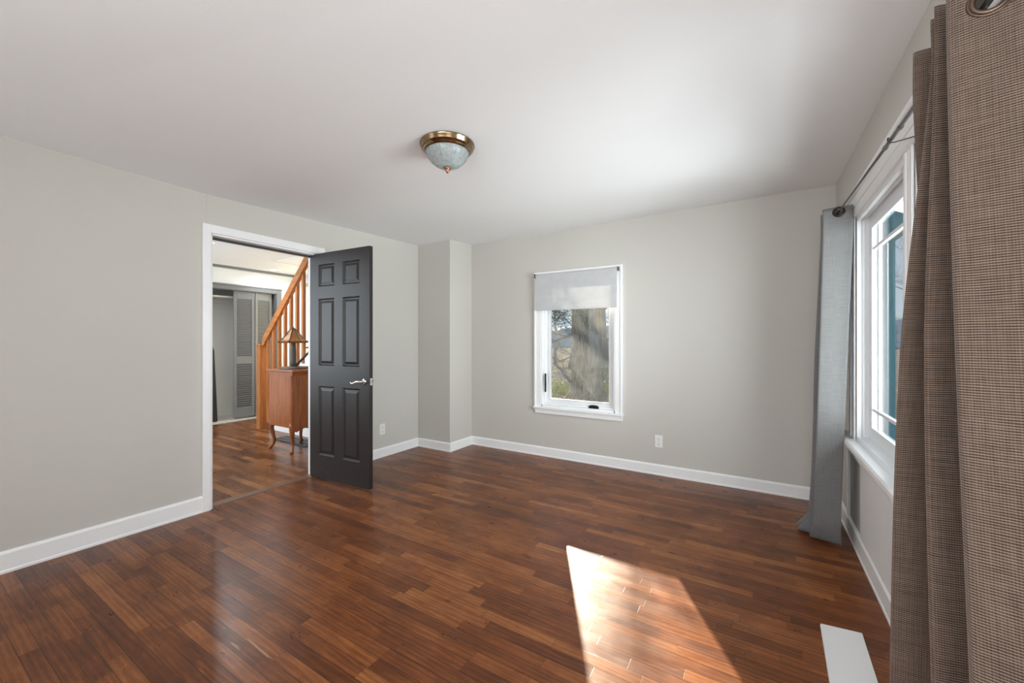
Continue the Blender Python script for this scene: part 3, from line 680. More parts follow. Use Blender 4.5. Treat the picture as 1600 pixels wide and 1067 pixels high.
near = thing('curtain', 'brown ribbed curtain gathered at the near end of the rod', 'curtain', (0.40, 1.4, 0.0), 'curtains on the wide window rod')
top = [(.385, 1.60), (.371, 1.553), (.475, 1.56), (.362, 1.412), (.465, 1.46), (.355, 1.363), (.465, 1.40), (.345, 1.25), (.42, 1.229), (.51, 1.203)]
mid = [(.43, 1.66), (.42, 1.64), (.48, 1.66), (.322, 1.508), (.46, 1.555), (.342, 1.385), (.475, 1.41), (.342, 1.190), (.42, 1.165), (.52, 1.135)]
bot = [(.44, 1.70), (.45, 1.68), (.50, 1.66), (.300, 1.545), (.455, 1.535), (.340, 1.290), (.475, 1.33), (.335, 1.035), (.43, 1.03), (.54, 0.99)]
cl = curtain([(2.062, top), (1.92, top), (1.2, mid), (0.012, bot)], 90, M['brown_cloth'], near, it=2, sub=8)
for y, ax in ((1.2315, (.28, 1, 0)), (1.345, (.8, 1, 0)), (1.39, (-.5, 1, 0)), (1.47, (.6, 1, 0))):
    plane_grommet(near, (RX, y, rodz(y)), ax, .0265 if y < 1.3 else .022, M['bronze'])

punch(cl, [((RX, 1.2315, rodz(1.2315)), (.28, 1, 0), .026)])
far = thing('curtain', 'grey linen curtain hanging at the far corner end of the rod', 'curtain', (0.38, 3.25, 0.0), 'curtains on the wide window rod')
tf = [(.478, 3.075), (.40, 3.09), (.327, 3.105), (.455, 3.19), (.330, 3.235), (.45, 3.30), (.345, 3.36), (.44, 3.40)]
mf = [(.455, 3.09), (.38, 3.10), (.312, 3.115), (.42, 3.19), (.300, 3.225), (.42, 3.29), (.32, 3.36), (.43, 3.40)]
bf1 = [(.425, 3.11), (.35, 3.12), (.283, 3.135), (.39, 3.20), (.265, 3.235), (.39, 3.29), (.29, 3.36), (.42, 3.40)]
bf = [(.434, 3.145), (.35, 3.165), (.272, 3.185), (.37, 3.22), (.202, 3.262), (.36, 3.33), (.20, 3.345), (.41, 3.42)]
fc = curtain([(2.058, tf), (1.93, tf), (1.2, mf), (0.14, bf1), (0.008, bf)], 90, M['grey_cloth'], far, it=2, sub=8)
punch(fc, [((RX, 3.0868, rodz(3.0865)), (.2, 1, 0), .022)])
plane_grommet(far, (RX, 3.0865, rodz(3.0865)), (.2, 1, 0), .0225, M['dark_metal'])
plane_grommet(far, (RX, 3.17, rodz(3.17)), (-.6, 1, 0), .024, M['dark_metal'])
plane_grommet(far, (RX, 3.255, rodz(3.255)), (.6, 1, 0), .024, M['dark_metal'])

# ------------------------------------------------------------------ ceiling light
LX, LY = -1.533, 1.793; LZ = zc(LX, LY)
lt = thing('ceiling_light', 'brass flush ceiling light with a frosted ribbed glass bowl', 'ceiling light', (LX, LY, LZ))
m = MB(); m.lathe((LX, LY, LZ), [(.02, 0.001), (.148, 0.0), (.156, -.004), (.157, -.010), (.151, -.014), (.149, -.030), (.142, -.036), (.137, -.038), (.134, -.047), (.126, -.052), (.118, -.050), (.02, -.046)], 64)
m.build('canopy', M['brass'], lt, smooth=True)
m = MB(); m.lathe((LX, LY, LZ), [(.123, -.046), (.121, -.058), (.111, -.080), (.094, -.102), (.070, -.122), (.045, -.134), (.018, -.139)], 96, cap=False, ripple=.012, rn=32)
m.build('glass_bowl', M['dome'], lt, smooth=True, solid=0.003)
m = MB(); m.lathe((LX, LY, LZ), [(.004, -.130), (.017, -.136), (.019, -.142), (.015, -.147), (.011, -.150), (.012, -.155), (.008, -.163), (.003, -.169), (.001, -.171)], 24)
m.build('finial', M['copper'], lt, smooth=True)
m = MB(); bx, byy = LX + .03, LY + .045
m.lathe((bx, byy, LZ), [(.012, -.046), (.013, -.062), (.020, -.072), (.029, -.088), (.028, -.10), (.018, -.112), (.004, -.117)], 20)
m.build('bulb', M['outlet'], lt, smooth=True)

# ------------------------------------------------------------------ outlets
def outlet(label, c, axis):
    """axis: 'Y' faces -y, 'X' faces +x"""
    o = thing('wall_outlet', label, 'outlet', c, 'wall outlets')
    def P(u, d, z): return (c[0] + u, c[1] - d, c[2] + z) if axis == 'Y' else (c[0] + d, c[1] + u, c[2] + z)
    def bx(m, u0, u1, d0, d1, z0, z1):
        p, q = P(u0, d0, z0), P(u1, d1, z1); m.box(p[0], q[0], p[1], q[1], p[2], q[2]); return m
    bx(MB(), -.036, .036, 0, .006, -.058, .058).build('cover_plate', M['outlet'], o, bevel=0.003)
    for z in (-.024, .024):
        s = bx(MB(), -.017, .017, .004, .008, z - .014, z + .014).build('socket', M['outlet'], o, bevel=0.004)
        m = MB(); bx(m, -.008, -.0055, .0075, .0086, z - .002, z + .007); bx(m, .0055, .008, .0075, .0086, z - .003, z + .007); bx(m, -.0025, .0025, .0075, .0086, z - .010, z - .005)
        m.build('slot', M['slot'], s)
    bx(MB(), -.003, .003, .005, .0075, -.003, .003).build('screw', M['grey_metal'], o)
outlet('white duplex outlet low on the wall right of the small window', (-0.797, YB, 0.315), 'Y')
outlet('white duplex outlet low on the wall right of the black door', (XL, 2.995, 0.30), 'X')

# ------------------------------------------------------------------ floor vent cover
m = MB(); q = [(.231, 2.221), (.379, 2.240), (.367, 1.60), (.213, 1.60)]
m.frustum([(x, y, 0.0) for x, y in q], [(x + (.297 - x) * .03, y, 0.011) for x, y in q])
tag(m.build('floor_vent_cover', M['white_vent'], bevel=0.002), 'plain white flat vent cover lying on the floor beside the curtain', 'vent cover')

# ------------------------------------------------------------------ hall shell
HY0, HY1, HZ = 0.2, 4.24, 2.435
m = MB().box(HX + .13, XL - .02, HY0, HY1, -.12, 0); struct(m.build('floor_hall', M['hallfloor']), 'brown wood floor of the hall beyond the doorway', 'floor')
m = MB().box(-7.95, HX + .13, HY0, HY1, -.12, 0.004); struct(m.build('floor_closet', M['tile']), 'pale floor in front of and inside the closet', 'floor')
m = MB().box(-7.95, XL - .12, HY0, HY1, HZ, HZ + .1); struct(m.build('ceiling_hall', M['hall_wall']), 'white hall ceiling', 'ceiling')
CY0, CY1, CZ = 1.9, 3.82, 2.075
m = MB(); m.box(HX - .1, HX, HY0, CY0, 0, HZ); m.box(HX - .1, HX, CY1, HY1, 0, HZ); m.box(HX - .1, HX, CY0, CY1, CZ, HZ)
struct(m.build('wall_hall_closet', M['hall_wall']), 'white hall wall around the closet opening', 'wall')
m = MB(); m.box(-7.75, -7.65, CY0 - .2, CY1 + .3, 0, HZ); m.box(-7.65, HX - .1, CY1 + .02, CY1 + .1, 0, HZ); m.box(-7.65, HX - .1, CY0 - .1, CY0 - .02, 0, HZ)
struct(m.build('wall_closet_inside', M['closet_wall']), 'beige inside wall of the closet', 'wall')
SWX0, SWX1, SWZ0, SWZ1 = -7.0, -4.9, 0.75, 2.3
m = MB(); m.box(HX, SWX0, HY1, HY1 + .12, 0, HZ); m.box(SWX1, XL - .12, HY1, HY1 + .12, 0, HZ); m.box(SWX0, SWX1, HY1, HY1 + .12, 0, SWZ0); m.box(SWX0, SWX1, HY1, HY1 + .12, SWZ1, HZ)
struct(m.build('wall_hall_stair', M['hall_wall']), 'white wall behind the stairs', 'wall')
m = MB(); m.box(-7.95, XL - .12, HY0 - .1, HY0, 0, HZ); struct(m.build('wall_hall_near', M['hall_wall']), 'white hall wall out of view', 'wall')
m = MB(); m.prism([(HX, HZ - .040), (HX + .010, HZ - .040), (HX + .014, HZ - .024), (HX + .026, HZ - .012), (HX + .026, HZ), (HX, HZ)], 'Y', HY0, HY1)
struct(m.build('trim_5', M['grey_paint']), 'grey crown moulding above the closet', 'trim')
m = MB(); m.box(HX, HX + .02, CY1 - .005, CY1 + .075, 0, CZ + .075); m.box(HX, HX + .02, CY0 - .075, CY0 + .005, 0, CZ + .075); m.box(HX, HX + .02, CY0 + .005, CY1 - .005, CZ - .005, CZ + .075); m.box(HX, HX + .03, CY0 - .08, CY1 + .08, CZ + .06, CZ + .078)
m.box(HX - .1, HX, CY1 - .015, CY1 + .001, 0, CZ); m.box(HX - .1, HX, CY0, CY1, CZ - .012, CZ + .001)
struct(m.build('trim_6', M['grey_paint'], bevel=0.002), 'grey casing around the closet opening', 'trim')

# louvered bifold door
bf_ = thing('door_2', 'grey louvered bifold closet door', 'door', (HX - .03, 3.55, 0.0), kind='structure')
def louver(y0, y1, xo0, xo1):
    d = Vector((xo1 - xo0, y1 - y0, 0)); wdt = d.length; a = math.atan2(d.y, d.x)
    TT = Matrix.Translation((xo0, y0, 0.03)) @ Matrix.Rotation(a, 4, 'Z')
    H = 2.03; st = .045; th = .028
    f = MB(); f.box(0, st, 0, th, 0, H); f.box(wdt - st, wdt, 0, th, 0, H); f.box(st, wdt - st, 0, th, 0, .16); f.box(st, wdt - st, 0, th, H - .12, H); f.box(st, wdt - st, 0, th, .86, .98)
    pn = f.xform(TT).build('leaf', M['grey_paint'], bf_, bevel=0.002)
    s = MB()
    for z0, z1 in ((.16, .86), (.98, H - .12)):
        k = int((z1 - z0) / .034)
        for i in range(k):
            z = z0 + (i + .5) * (z1 - z0) / k
            s.frustum([(st, .002, z + .016), (wdt - st, .002, z + .016), (wdt - st, .008, z + .020), (st, .008, z + .020)][::-1], [(st, th - .008, z - .016), (wdt - st, th - .008, z - .016), (wdt - st, th - .002, z - .012), (st, th - .002, z - .012)][::-1])
    s.xform(TT).build('louver_slats', M['grey_paint'], pn)
louver(3.17, 3.47, HX - .035, HX - .005)
louver(3.48, 3.765, HX - .005, HX - .045)
m = MB(); m.box(-7.645, HX - .12, CY0, CY1, 1.95, 1.975); m.box(-7.65, -7.62, CY0, CY1, 1.88, 1.95)
tag(m.build('closet_shelf', M['closet_wall']), 'beige shelf high inside the closet', 'shelf')
m = MB(); ax0, ax1 = -7.23, -7.16
A_ = lambda y0, y1, z: [(ax0, y0, z), (ax0, y1, z), (ax1, y1, z), (ax1, y0, z)]
m.frustum(A_(2.74, 2.965, .005), A_(2.74, 2.918, 1.13)); m.frustum(A_(2.74, 2.918, 1.13), A_(2.76, 2.895, 1.175))
bag = m.build('carrying_case', M['black'], bevel=0.02, seg=3); tag(bag, 'tall narrow black case standing upright at the closet opening', 'case')

# stair window with sheer cloth
w3 = thing('window_3', 'bright window with a cream sheer behind the stairs', 'window', ((SWX0 + SWX1) / 2, HY1, SWZ0), kind='structure')
m = MB(); frame(m, SWX0 - .07, SWX1 + .07, SWZ0 - .07, SWZ1 + .07, .075, HY1 - .02, HY1); m.build('casing', M['trim'], w3)
m = MB(); frame(m, SWX0, SWX1, SWZ0, SWZ1, .05, HY1 + .03, HY1 + .08); 
for q in (1, 2): m.box(SWX0 + (SWX1 - SWX0) * q / 3 - .03, SWX0 + (SWX1 - SWX0) * q / 3 + .03, HY1 + .03, HY1 + .08, SWZ0, SWZ1)
sh = m.build('sash', M['vinyl'], w3)
m = MB(); m.box(SWX0 + .04, SWX1 - .04, HY1 + .053, HY1 + .057, SWZ0 + .04, SWZ1 - .04); m.build('pane', M['pane'], sh)
m = MB(); kx = 80
for i in range(kx + 1):
    x = SWX0 + .01 + (SWX1 - SWX0 - .02) * i / kx; y = HY1 + .008 + .008 * math.sin(i * 1.3); m.v += [(x, y, SWZ0 + .005), (x, y, SWZ1 - .005)]
for i in range(kx): m.f.append((2 * i, 2 * i + 2, 2 * i + 3, 2 * i + 1))
tag(m.build('sheer_curtain', M['sheer'], smooth=True), 'cream sheer cloth over the window behind the stairs', 'curtain')

# ------------------------------------------------------------------ staircase
st = thing('staircase', 'orange oak staircase with square balusters rising behind the chest', 'staircase', (-6.0, 3.1, 0))
SY = 3.10
m = MB(); m.box(-6.15, -6.055, SY - .075, SY + .02, 0.0, 1.19); m.frustum([(-6.16, SY - .085, 1.19), (-6.045, SY - .085, 1.19), (-6.045, SY + .03, 1.19), (-6.16, SY + .03, 1.19)], [(-6.15, SY - .075, 1.215), (-6.055, SY - .075, 1.215), (-6.055, SY + .02, 1.215), (-6.15, SY + .02, 1.215)])
m.build('newel_post', M['oak'], st, bevel=0.004)
sl = 1.02; rx0, rz0 = -6.055, 1.30
rl = MB(); xe = -4.92
rl.prism([(rx0, rz0 - .135), (xe, rz0 - .135 + (xe - rx0) * sl), (xe, rz0 + (xe - rx0) * sl), (rx0, rz0)], 'Y', SY - .045, SY + .005)
rl.build('handrail', M['oak_rail'], st, bevel=0.004)
for i in range(8):
    x = -5.965 + i * .143; zt = rz0 - .10 + (x - rx0) * sl; zb = 0.10 + max(0, x + 5.95) * sl
    m = MB(); m.box(x - .019, x + .019, SY - .022, SY + .016, zb, zt); m.build('baluster', M['oak'], st, bevel=0.002)
m = MB(); m.prism([(-5.95, 0), (-4.9, 0), (-4.9, 1.25), (-5.95, .16)], 'Y', SY + .0, SY + .04); m.build('stringer', M['trim'], st)['label'] = 'white painted stringer'
for i in range(6):
    x = -5.93 + i * .19; z = .20 * (i + 1)
    m = MB(); m.box(x, x + .215, SY + .045, HY1 - .03, z - .03, z); m.build('tread', M['oak_rail'], st, bevel=0.003)
    m = MB(); m.box(x + .02, x + .035, SY + .045, HY1 - .03, z - .2, z - .03); m.build('riser', M['trim'], st)

# ------------------------------------------------------------------ chest, lamp, cord, floor grate
ch = thing('chest', 'small red brown chest on cabriole legs seen through the doorway', 'chest', (-4.65, 2.73, 0))
cx0, cx1, cy0, cy1 = -4.885, -4.415, 2.535, 2.945
def serp(t, amp): return amp * math.sin(2 * PI * t)
m = MB(); n_ = 16; zb_, zt_ = .285, .905
def outline(off):
    p = [(cx0 + .015, cy0), (cx1 - .015, cy0)]
    for i in range(n_ + 1):
        t = i / n_; p.append((cx1 + .018 * math.sin(PI * t) + off, cy0 + .01 + (cy1 - cy0 - .02) * t))
    p += [(cx1 - .015, cy1), (cx0 + .015, cy1)]
    for i in range(n_ + 1):
        t = 1 - i / n_; p.append((cx0 - .018 * math.sin(PI * t) - off, cy0 + .01 + (cy1 - cy0 - .02) * t))
    return p
levels = [(zb_, 0.0), (.40, .001), (.60, .002), (.80, .001), (.862, .0), (.885, .008), (zt_, .018)]
k0 = None
for z, o_ in levels:
    pts = outline(o_); k = len(m.v); m.v += [(x, y, z) for x, y in pts]; nn = len(pts)
    if k0 is not None: m.f += [(k0 + i, k0 + (i + 1) % nn, k + (i + 1) % nn, k + i) for i in range(nn)]
    else: m.f.append(tuple(range(nn - 1, -1, -1)))
    k0 = k
m.f.append(tuple(k0 + i for i in range(nn)))
m.build('body', M['chest'], ch)
m = MB(); P_ = [(x + (x + 4.65) * .09, 2.74 + (y - 2.74) * 1.09) for x, y in outline(.014)]
m.frustum([(x, y, .905) for x, y in P_], [(x, y, .932) for x, y in P_]); m.build('top', M['chest'], ch, bevel=0.008, seg=3)
for sx, sy in ((cx0, cy0), (cx1, cy0), (cx0, cy1), (cx1, cy1)):
    dx = 1 if sx == cx0 else -1; dy = 1 if sy == cy0 else -1
    m = MB(); prof = [(.36, .012, .034), (.30, .006, .036), (.24, .000, .034), (.17, .014, .026), (.10, .026, .021), (.05, .014, .020), (.022, -.006, .026), (.0, -.012, .024)]
    m.tube([(sx + dx * (.022 + o_), sy + dy * (.022 + o_), z) for z, o_, r in prof], [r * (.8 if z < .25 else .95) for z, o_, r in prof], 12); m.build('leg', M['chest'], ch, smooth=True)
for yv, dy in ((cy0 - .001, 1),):
    m = MB(); m.box(cx0 + .05, cx1 - .05, yv, yv + .006, .33, .85); m.build('side_panel', M['chest'], ch, bevel=0.003)
m = MB(); pts = [(cy0 + .02, .30), (cy0 + .02, .245), (cy0 + .06, .235), (cy0 + .10, .255), (cy0 + .16, .268), (cy0 + .20, .25), (cy0 + .24, .268), (cy0 + .30, .255), (cy0 + .35, .235), (cy1 - .02, .245), (cy1 - .02, .30)]
m.prism(pts, 'X', cx1 - .01, cx1 + .012); m.build('apron', M['chest'], ch)
m = MB(); m.tube([(cx0 - .018, 2.60, .64), (cx0 - .044, 2.60, .64)], [.007, .005], 10); m.lathe((cx0 - .048, 2.60, .64), [(.004, -.012), (.013, -.006), (.014, .004), (.006, .012)], 12); m.build('knob', M['brass'], ch)

lm = thing('table_lamp', 'stained glass table lamp with amber panelled shade on the chest', 'lamp', (-4.70, 2.73, .932))
def shade(c, R, H, n=8, parent=lm):
    g = MB(); ld = MB(); rings = [(.12, 1.0), (.28, .84), (.52, .50), (.80, .20), (1.0, .10), (.92, 0.0)]
    k = 0
    for i in range(n):
        a0, a1 = 2 * PI * i / n, 2 * PI * (i + 1) / n; k = len(g.v)
        for r, h in rings:
            for a in (a0, a1): g.v.append((c[0] + R * r * math.cos(a), c[1] + R * r * math.sin(a), c[2] + H * h))
            am = (a0 + a1) / 2
        for q in range(len(rings) - 1): g.f.append((k + 2 * q, k + 2 * q + 1, k + 2 * q + 3, k + 2 * q + 2))
        ld.tube([(c[0] + R * r * 1.005 * math.cos(a0), c[1] + R * r * 1.005 * math.sin(a0), c[2] + H * h) for r, h in rings], R * .035, 6)
        ld.tube([(c[0] + R * math.cos(a0), c[1] + R * math.sin(a0), c[2] + H * .10), (c[0] + R * math.cos(a1), c[1] + R * math.sin(a1), c[2] + H * .10)], R * .022, 6)
        ld.tube([(c[0] + R * .93 * math.cos(a0), c[1] + R * .93 * math.sin(a0), c[2]), (c[0] + R * .93 * math.cos(a1), c[1] + R * .93 * math.sin(a1), c[2])], R * .018, 6)
    s = g.build('lamp_shade', M['amber'], parent, solid=.003)
    ld.build('leading', M['lead'], s)
    q = MB(); q.lathe((c[0], c[1], c[2] + H), [(.18 * R, -.012), (.15 * R, .004), (.05 * R, .012), (.04 * R, .022), (.01 * R, .03)], 12); q.build('cap', M['lead'], s)
shade((-4.715, 2.73, 1.235), .165, .165)
shade((-4.36, 2.80, 1.17), .115, .11)
m = MB(); m.lathe((-4.68, 2.74, .932), [(.17, 0), (.175, .008), (.16, .018), (.06, .026)], 32); m.build('base', M['base_dark'], lm, smooth=True)
m = MB(); m.lathe((-4.715, 2.73, .95), [(.030, 0), (.034, .05), (.036, .15), (.030, .25), (.026, .30), (.012, .40)], 16); m.build('stem', M['base_dark'], lm, smooth=True)
m = MB(); m.tube([(-4.70, 2.74, .955), (-4.60, 2.75, 1.02), (-4.47, 2.78, 1.13), (-4.40, 2.79, 1.20), (-4.36, 2.80, 1.225)], [.016, .015, .013, .011, .010], 10); m.build('side_arm', M['lead'], lm, smooth=True)

m = MB()
m.box(-5.30, -4.56, 2.80, 2.99, 0, .008)
for i in range(22): m.box(-5.28 + i * .032, -5.266 + i * .032, 2.81, 2.98, .008, .013)
for y in (2.80, 2.893, 2.982): m.box(-5.30, -4.56, y, y + .01, .008, .014)
tag(m.build('floor_register', M['grey_metal']), 'dark grey metal floor register under the chest', 'floor register')
m = MB(); pc = [(-4.30, 3.07, .05), (-4.33, 3.04, .010), (-4.42, 3.02, .010), (-4.46, 3.01, .010), (-4.40, 2.985, .008), (-4.25, 2.97, .008), (-4.1, 2.99, .008)]
m.tube(pc, .006, 8); tag(m.build('power_cord', M['outlet'], smooth=True), 'white power cord lying on the floor behind the chest', 'cord')

# hall ceiling fittings
def downlight(label, x, y, R, power):
    o = thing('recessed_light', label, 'ceiling light', (x, y, HZ), 'recessed hall lights')
    m = MB(); m.lathe((x, y, HZ), [(R * .74, -.001), (R, -.001), (R, -.006), (R * .78, -.009), (R * .74, -.003)], 32, cap=False); m.build('trim_ring', M['trim'], o)
    m = MB(); m.lathe((x, y, HZ), [(R * .75, -.002), (R * .7, -.004), (.005, -.005)], 32, cap=False); m.build('lens', M['lamp_disc'], o)
    l = bpy.data.lights.new('hall_lamp', 'SPOT'); lo = bpy.data.objects.new('hall_lamp', l); COL.objects.link(lo); lo.location = (x, y, HZ - .02)
    l.energy = power; l.spot_size = math.radians(165); l.spot_blend = .6; l.shadow_soft_size = .06; l.color = (.86, .94, 1)
downlight('round recessed ceiling light in front of the closet', -6.80, 3.62, .085, 22)
downlight('recessed ceiling light just behind the top corner of the doorway', -5.58, 2.20, .085, 90)
m = MB(); hx0, hx1, hy0, hy1 = -6.08, -5.35, 3.20, 3.62
for (a, b, c, d) in ((hx0, hx0 + .012, hy0, hy1), (hx0, hx1, hy0, hy0 + .012), (hx1 - .012, hx1, hy0, hy1), (hx0, hx1, hy1 - .012, hy1)): m.box(a, b, c, d, HZ - .012, HZ)
m.box(hx0 + .02, hx1 - .02, hy0 + .02, hy1 - .02, HZ - .004, HZ)
tag(m.build('ceiling_hatch', M['hall_wall']), 'white access panel in the hall ceiling above the stairs', 'hatch')
area('fill_hall', (-5.6, 0.35, 1.5), (0, 1, .1), 2.2, 1.6, 62, (.80, .91, 1))  # added fill lamp to brighten the hall; the near wall has no window

# ------------------------------------------------------------------ outdoors
GZ = -0.42
m = MB(); gx = 24
for j in range(gx + 1):
    for i in range(gx + 1):
        x = -60 + 110 * i / gx; y = -40 + 130 * j / gx
        m.v.append((x, y, GZ + (0.0 if y < 20 else (y - 20) * .015) + .06 * math.sin(x * .7) * math.cos(y * .6)))
for j in range(gx):
    for i in range(gx): m.f.append((j * (gx + 1) + i, j * (gx + 1) + i + 1, (j + 1) * (gx + 1) + i + 1, (j + 1) * (gx + 1) + i))
struct(m.build('ground', M['litter'], smooth=True), 'leaf littered yard outside the small window', 'ground')
m = MB(); hp = []
for i in range(41):
    a = math.radians(20 + 150 * i / 40); r = 75; hp.append((r * math.cos(a), r * math.sin(a), 4.5 + 1.2 * math.sin(i * .9) + .8 * math.sin(i * 2.3)))
for x, y, z in hp: m.v += [(x, y, -1), (x * 1.03, y * 1.03, z * .7), (x * 1.2, y * 1.2, z)]
for i in range(40):
    for q in range(2): m.f.append((3 * i + q, 3 * i + 3 + q, 3 * i + 4 + q, 3 * i + 1 + q))
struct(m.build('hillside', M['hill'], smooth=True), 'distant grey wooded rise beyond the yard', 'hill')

def branches(mb, p, d, length, r, depth, rng, spread=.6, upward=.15, n=6):
    pts = [p.copy()]; rad = [r]; q = p.copy(); dd = d.copy(); segs = 5
    for i in range(segs):
        dd = (dd + Vector((rng.uniform(-1, 1), rng.uniform(-1, 1), rng.uniform(-.6, .9))) * .17 + Vector((0, 0, upward * .2))).normalized()
        q = q + dd * length / segs; pts.append(q.copy()); rad.append(r * (1 - .72 * (i + 1) / segs))
    mb.tube(pts, rad, n)
    tips = [pts[-1]]
    if depth > 0:
        for i in range(1, segs + 1):
            for _ in range(2 if depth > 1 else 2):
                if rng.random() < .8:
                    nd = (dd + Vector((rng.uniform(-1, 1), rng.uniform(-1, 1), rng.uniform(-.5, .8))) * spread * 1.5).normalized()
                    tips += branches(mb, pts[i], nd, length * rng.uniform(.4, .65), max(rad[i] * .55, .004), depth - 1, rng, spread, upward, max(4, n - 1))
    return tips
def leaves(mb, centres, count, spread, size, rng):
    for _ in range(count):
        c = rng.choice(centres); p = Vector(c) + Vector((rng.gauss(0, spread), rng.gauss(0, spread), rng.gauss(0, spread)))
        a = Vector((rng.uniform(-1, 1), rng.uniform(-1, 1), rng.uniform(-1, 1))).normalized(); b = a.orthogonal().normalized(); s = size * rng.uniform(.6, 1.3)
        mb.add([p - a * s, p + b * s * .5, p + a * s, p - b * s * .5], [(0, 1, 2, 3)])

# the great forked tree close to the small window
rng = random.Random(3)
bx, by = -4.25, 11.2
tr = thing('tree', 'great old forked tree filling the view of the small window', 'tree', (bx, by, GZ))
m = MB()
m.tube([(bx, by, GZ - .1), (bx, by, GZ + .22), (bx - .02, by, .5), (bx - .02, by, 1.0), (bx - .04, by, 1.45)], [.72, .54, .45, .42, .42], 22)
m.tube([(bx - .08, by, .9), (bx - .17, by, 1.45), (bx - .25, by, 2.0), (bx - .29, by, 3.2), (bx - .45, by, 5.5), (bx - .7, by, 8)], [.34, .31, .235, .21, .18, .1], 18)
m.tube([(bx + .02, by + .05, 1.0), (bx + .05, by + .05, 1.5), (bx + .07, by + .05, 2.0), (bx + .09, by + .1, 3.4), (bx + .2, by + .2, 6), (bx + .3, by + .3, 8.5)], [.30, .22, .10, .10, .09, .06], 14)
m.build('trunk', M['bark'], tr, smooth=True)
m = MB(); tips = []
for (p, d, l, r) in (((bx - .3, by, 2.2), (-.9, -.2, .25), 2.0, .07), ((bx - .3, by - .1, 1.55), (-.8, -.3, -.5), 1.6, .05), ((bx - .35, by, 2.6), (-.7, -.5, .2), 1.8, .06), ((bx + .3, by, 2.4), (.6, -.3, .3), 1.2, .05), ((bx - .35, by, 3.4), (-.9, .1, .5), 3, .09), ((bx - .4, by, 4.4), (-.7, -.3, .7), 3, .09), ((bx + .25, by, 4.2), (.8, .2, .6), 3, .09), ((bx - .2, by, .95), (-.75, -.3, -.55), 1.1, .035)):
    tips += branches(m, Vector(p), Vector(d).normalized(), l, r, 2, rng)
m.build('branches', M['twig'], tr)
m = MB(); vc = [(bx - .5 - .12 * i, by - .5, 2.05 + .1 * math.sin(i)) for i in range(6)] + [(bx - .45, by - .5, 1.9), (bx - .9, by - .4, 1.9)]
leaves(m, vc, 620, .14, .035, rng); leaves(m, [(bx + .1 * i - .4, by - .5, z_) for i in range(8) for z_ in (.1, .4, 2.2, 1.7)], 420, .16, .03, rng)
m.build('vine', M['vine'], tr)
tr2 = thing('tree', 'straight grey trunk just right of the great forked tree', 'tree', (-4.05, 12.3, GZ))
m = MB(); m.tube([(-4.16, 12.3, GZ - .1), (-4.18, 12.3, .3), (-4.24, 12.3, 1.4), (-4.27, 12.3, 2.3), (-4.30, 12.3, 5), (-4.3, 12.4, 8)], [.34, .26, .19, .17, .14, .09], 16); m.build('trunk', M['bark'], tr2, smooth=True)
m = MB()
for (p, d, l, r) in (((-4.15, 12.3, 1.2), (.7, -.2, .5), 1.5, .04), ((-4.2, 12.3, 2.2), (.6, -.4, .4), 1.6, .05), ((-4.25, 12.3, 4), (.5, -.4, .7), 2.5, .08)): branches(m, Vector(p), Vector(d).normalized(), l, r, 2, rng)
m.build('branches', M['twig'], tr2)

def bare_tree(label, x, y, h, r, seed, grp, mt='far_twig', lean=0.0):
    rg = random.Random(seed); t = thing('tree', label, 'tree', (x, y, GZ), grp)
    z0 = GZ + (0 if y < 20 else (y - 20) * .015)
    m = MB(); tp = [(x, y, z0 - .2)]; rd = [r * 1.3]
    for i in range(1, 7): tp.append((x + lean * h * i / 6 + rg.uniform(-.1, .1), y + rg.uniform(-.1, .1), z0 + h * i / 6)); rd.append(r * (1 - .14 * i))
    m.tube(tp, rd, 10); m.build('trunk', M[mt], t, smooth=True)
    m = MB()
    for i in range(1, 7):
        for k_ in range(3):
            a = rg.uniform(0, 2 * PI); branches(m, Vector(tp[i]), Vector((math.cos(a), math.sin(a), rg.uniform(.2, .9))).normalized(), h * rg.uniform(.2, .38), rd[i] * .45, 2, rg, n=5)
    m.build('branches', M[mt], t)
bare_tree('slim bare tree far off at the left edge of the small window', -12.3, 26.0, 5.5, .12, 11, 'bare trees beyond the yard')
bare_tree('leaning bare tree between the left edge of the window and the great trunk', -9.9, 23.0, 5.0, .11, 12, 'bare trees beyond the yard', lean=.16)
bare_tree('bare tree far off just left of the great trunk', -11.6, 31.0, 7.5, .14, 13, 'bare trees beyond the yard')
bare_tree('bare tree far off behind the right edge of the small window', -6.6, 24.0, 6.5, .12, 14, 'bare trees beyond the yard')
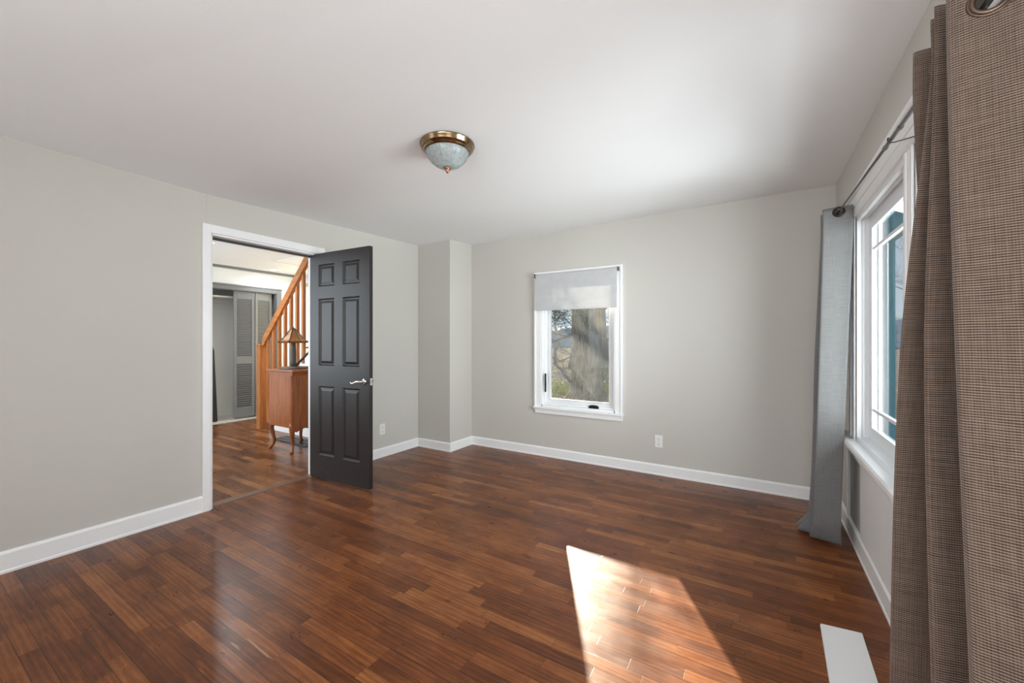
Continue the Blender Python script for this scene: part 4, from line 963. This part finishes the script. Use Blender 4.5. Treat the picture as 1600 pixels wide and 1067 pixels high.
def bush(label, x, y, rx, rz, cnt, mt, seed, grp=None):
    rg = random.Random(seed); t = thing('shrub', label, 'shrub', (x, y, GZ), grp)
    m = MB(); cs = []
    for i in range(9):
        a = rg.uniform(0, 2 * PI); e = Vector((x + rx * math.cos(a) * rg.uniform(.3, .9), y + rx * math.sin(a) * rg.uniform(.3, .9), GZ + rz * rg.uniform(.6, 1.2)))
        m.tube([(x, y, GZ), (x + (e.x - x) * .5, y + (e.y - y) * .5, GZ + (e.z - GZ) * .6), e], [.015, .01, .005], 5); cs.append(e)
        cs.append(Vector((x, y, GZ)).lerp(e, .6))
    m.build('stems', M['twig'], t)
    m = MB(); leaves(m, cs, cnt, rx * .3, .045, rg); m.build('foliage', M[mt], t)
bush('low yellow green shrub left of the great trunk', -5.15, 10.7, .35, .32, 420, 'leaf_y', 21)
bush('dark evergreen shrub right of the great trunk', -3.42, 11.0, .30, .85, 420, 'leaf_g', 22)
bush('yellow leaved sprig at the right edge of the small window', -3.22, 10.4, .22, .62, 130, 'leaf_y', 23)
m = MB(); rg = random.Random(5)
for _ in range(5000):
    x = rg.uniform(-7.6, -5.0); y = rg.uniform(11.6, 14.5); h = rg.uniform(.05, .16); a = rg.uniform(0, PI); c, s_ = math.cos(a) * .012, math.sin(a) * .012; lx, ly = rg.uniform(-.05, .05), rg.uniform(-.05, .05)
    m.add([(x - c, y - s_, GZ), (x + c, y + s_, GZ), (x + lx, y + ly, GZ + h)], [(0, 1, 2)])
tag(m.build('grass', M['grass']), 'sunlit yellow green grass beyond the small window', 'grass', kind='stuff')

# porch outside the wide window
pp = thing('porch', 'teal painted porch post and beam outside the wide window', 'porch', (1.85, 8.3, GZ))
m = MB(); m.box(1.79, 1.875, 8.72, 8.80, GZ, 3.0); m.build('post', M['tealpaint'], pp, bevel=0.006)
m = MB(); m.box(1.76, 1.90, 1.0, 8.9, 2.88, 3.30); m.build('beam', M['tealpaint'], pp, bevel=0.006)
m = MB(); m.box(0.75, 1.76, 8.4, 8.9, 2.9, 3.30); m.build('end_beam', M['tealpaint'], pp, bevel=0.006)
rg = random.Random(31)
for lab, x, y, h, r, sd_ in (('bare tree outside the wide window beyond the porch post', 7.5, 24.0, 9.0, .16, 41), ('bushy bare tree low outside the wide window', 5.6, 19.0, 5.0, .11, 42)):
    bare_tree(lab, x, y, h, r, sd_, 'bare trees outside the wide window', 'twig')
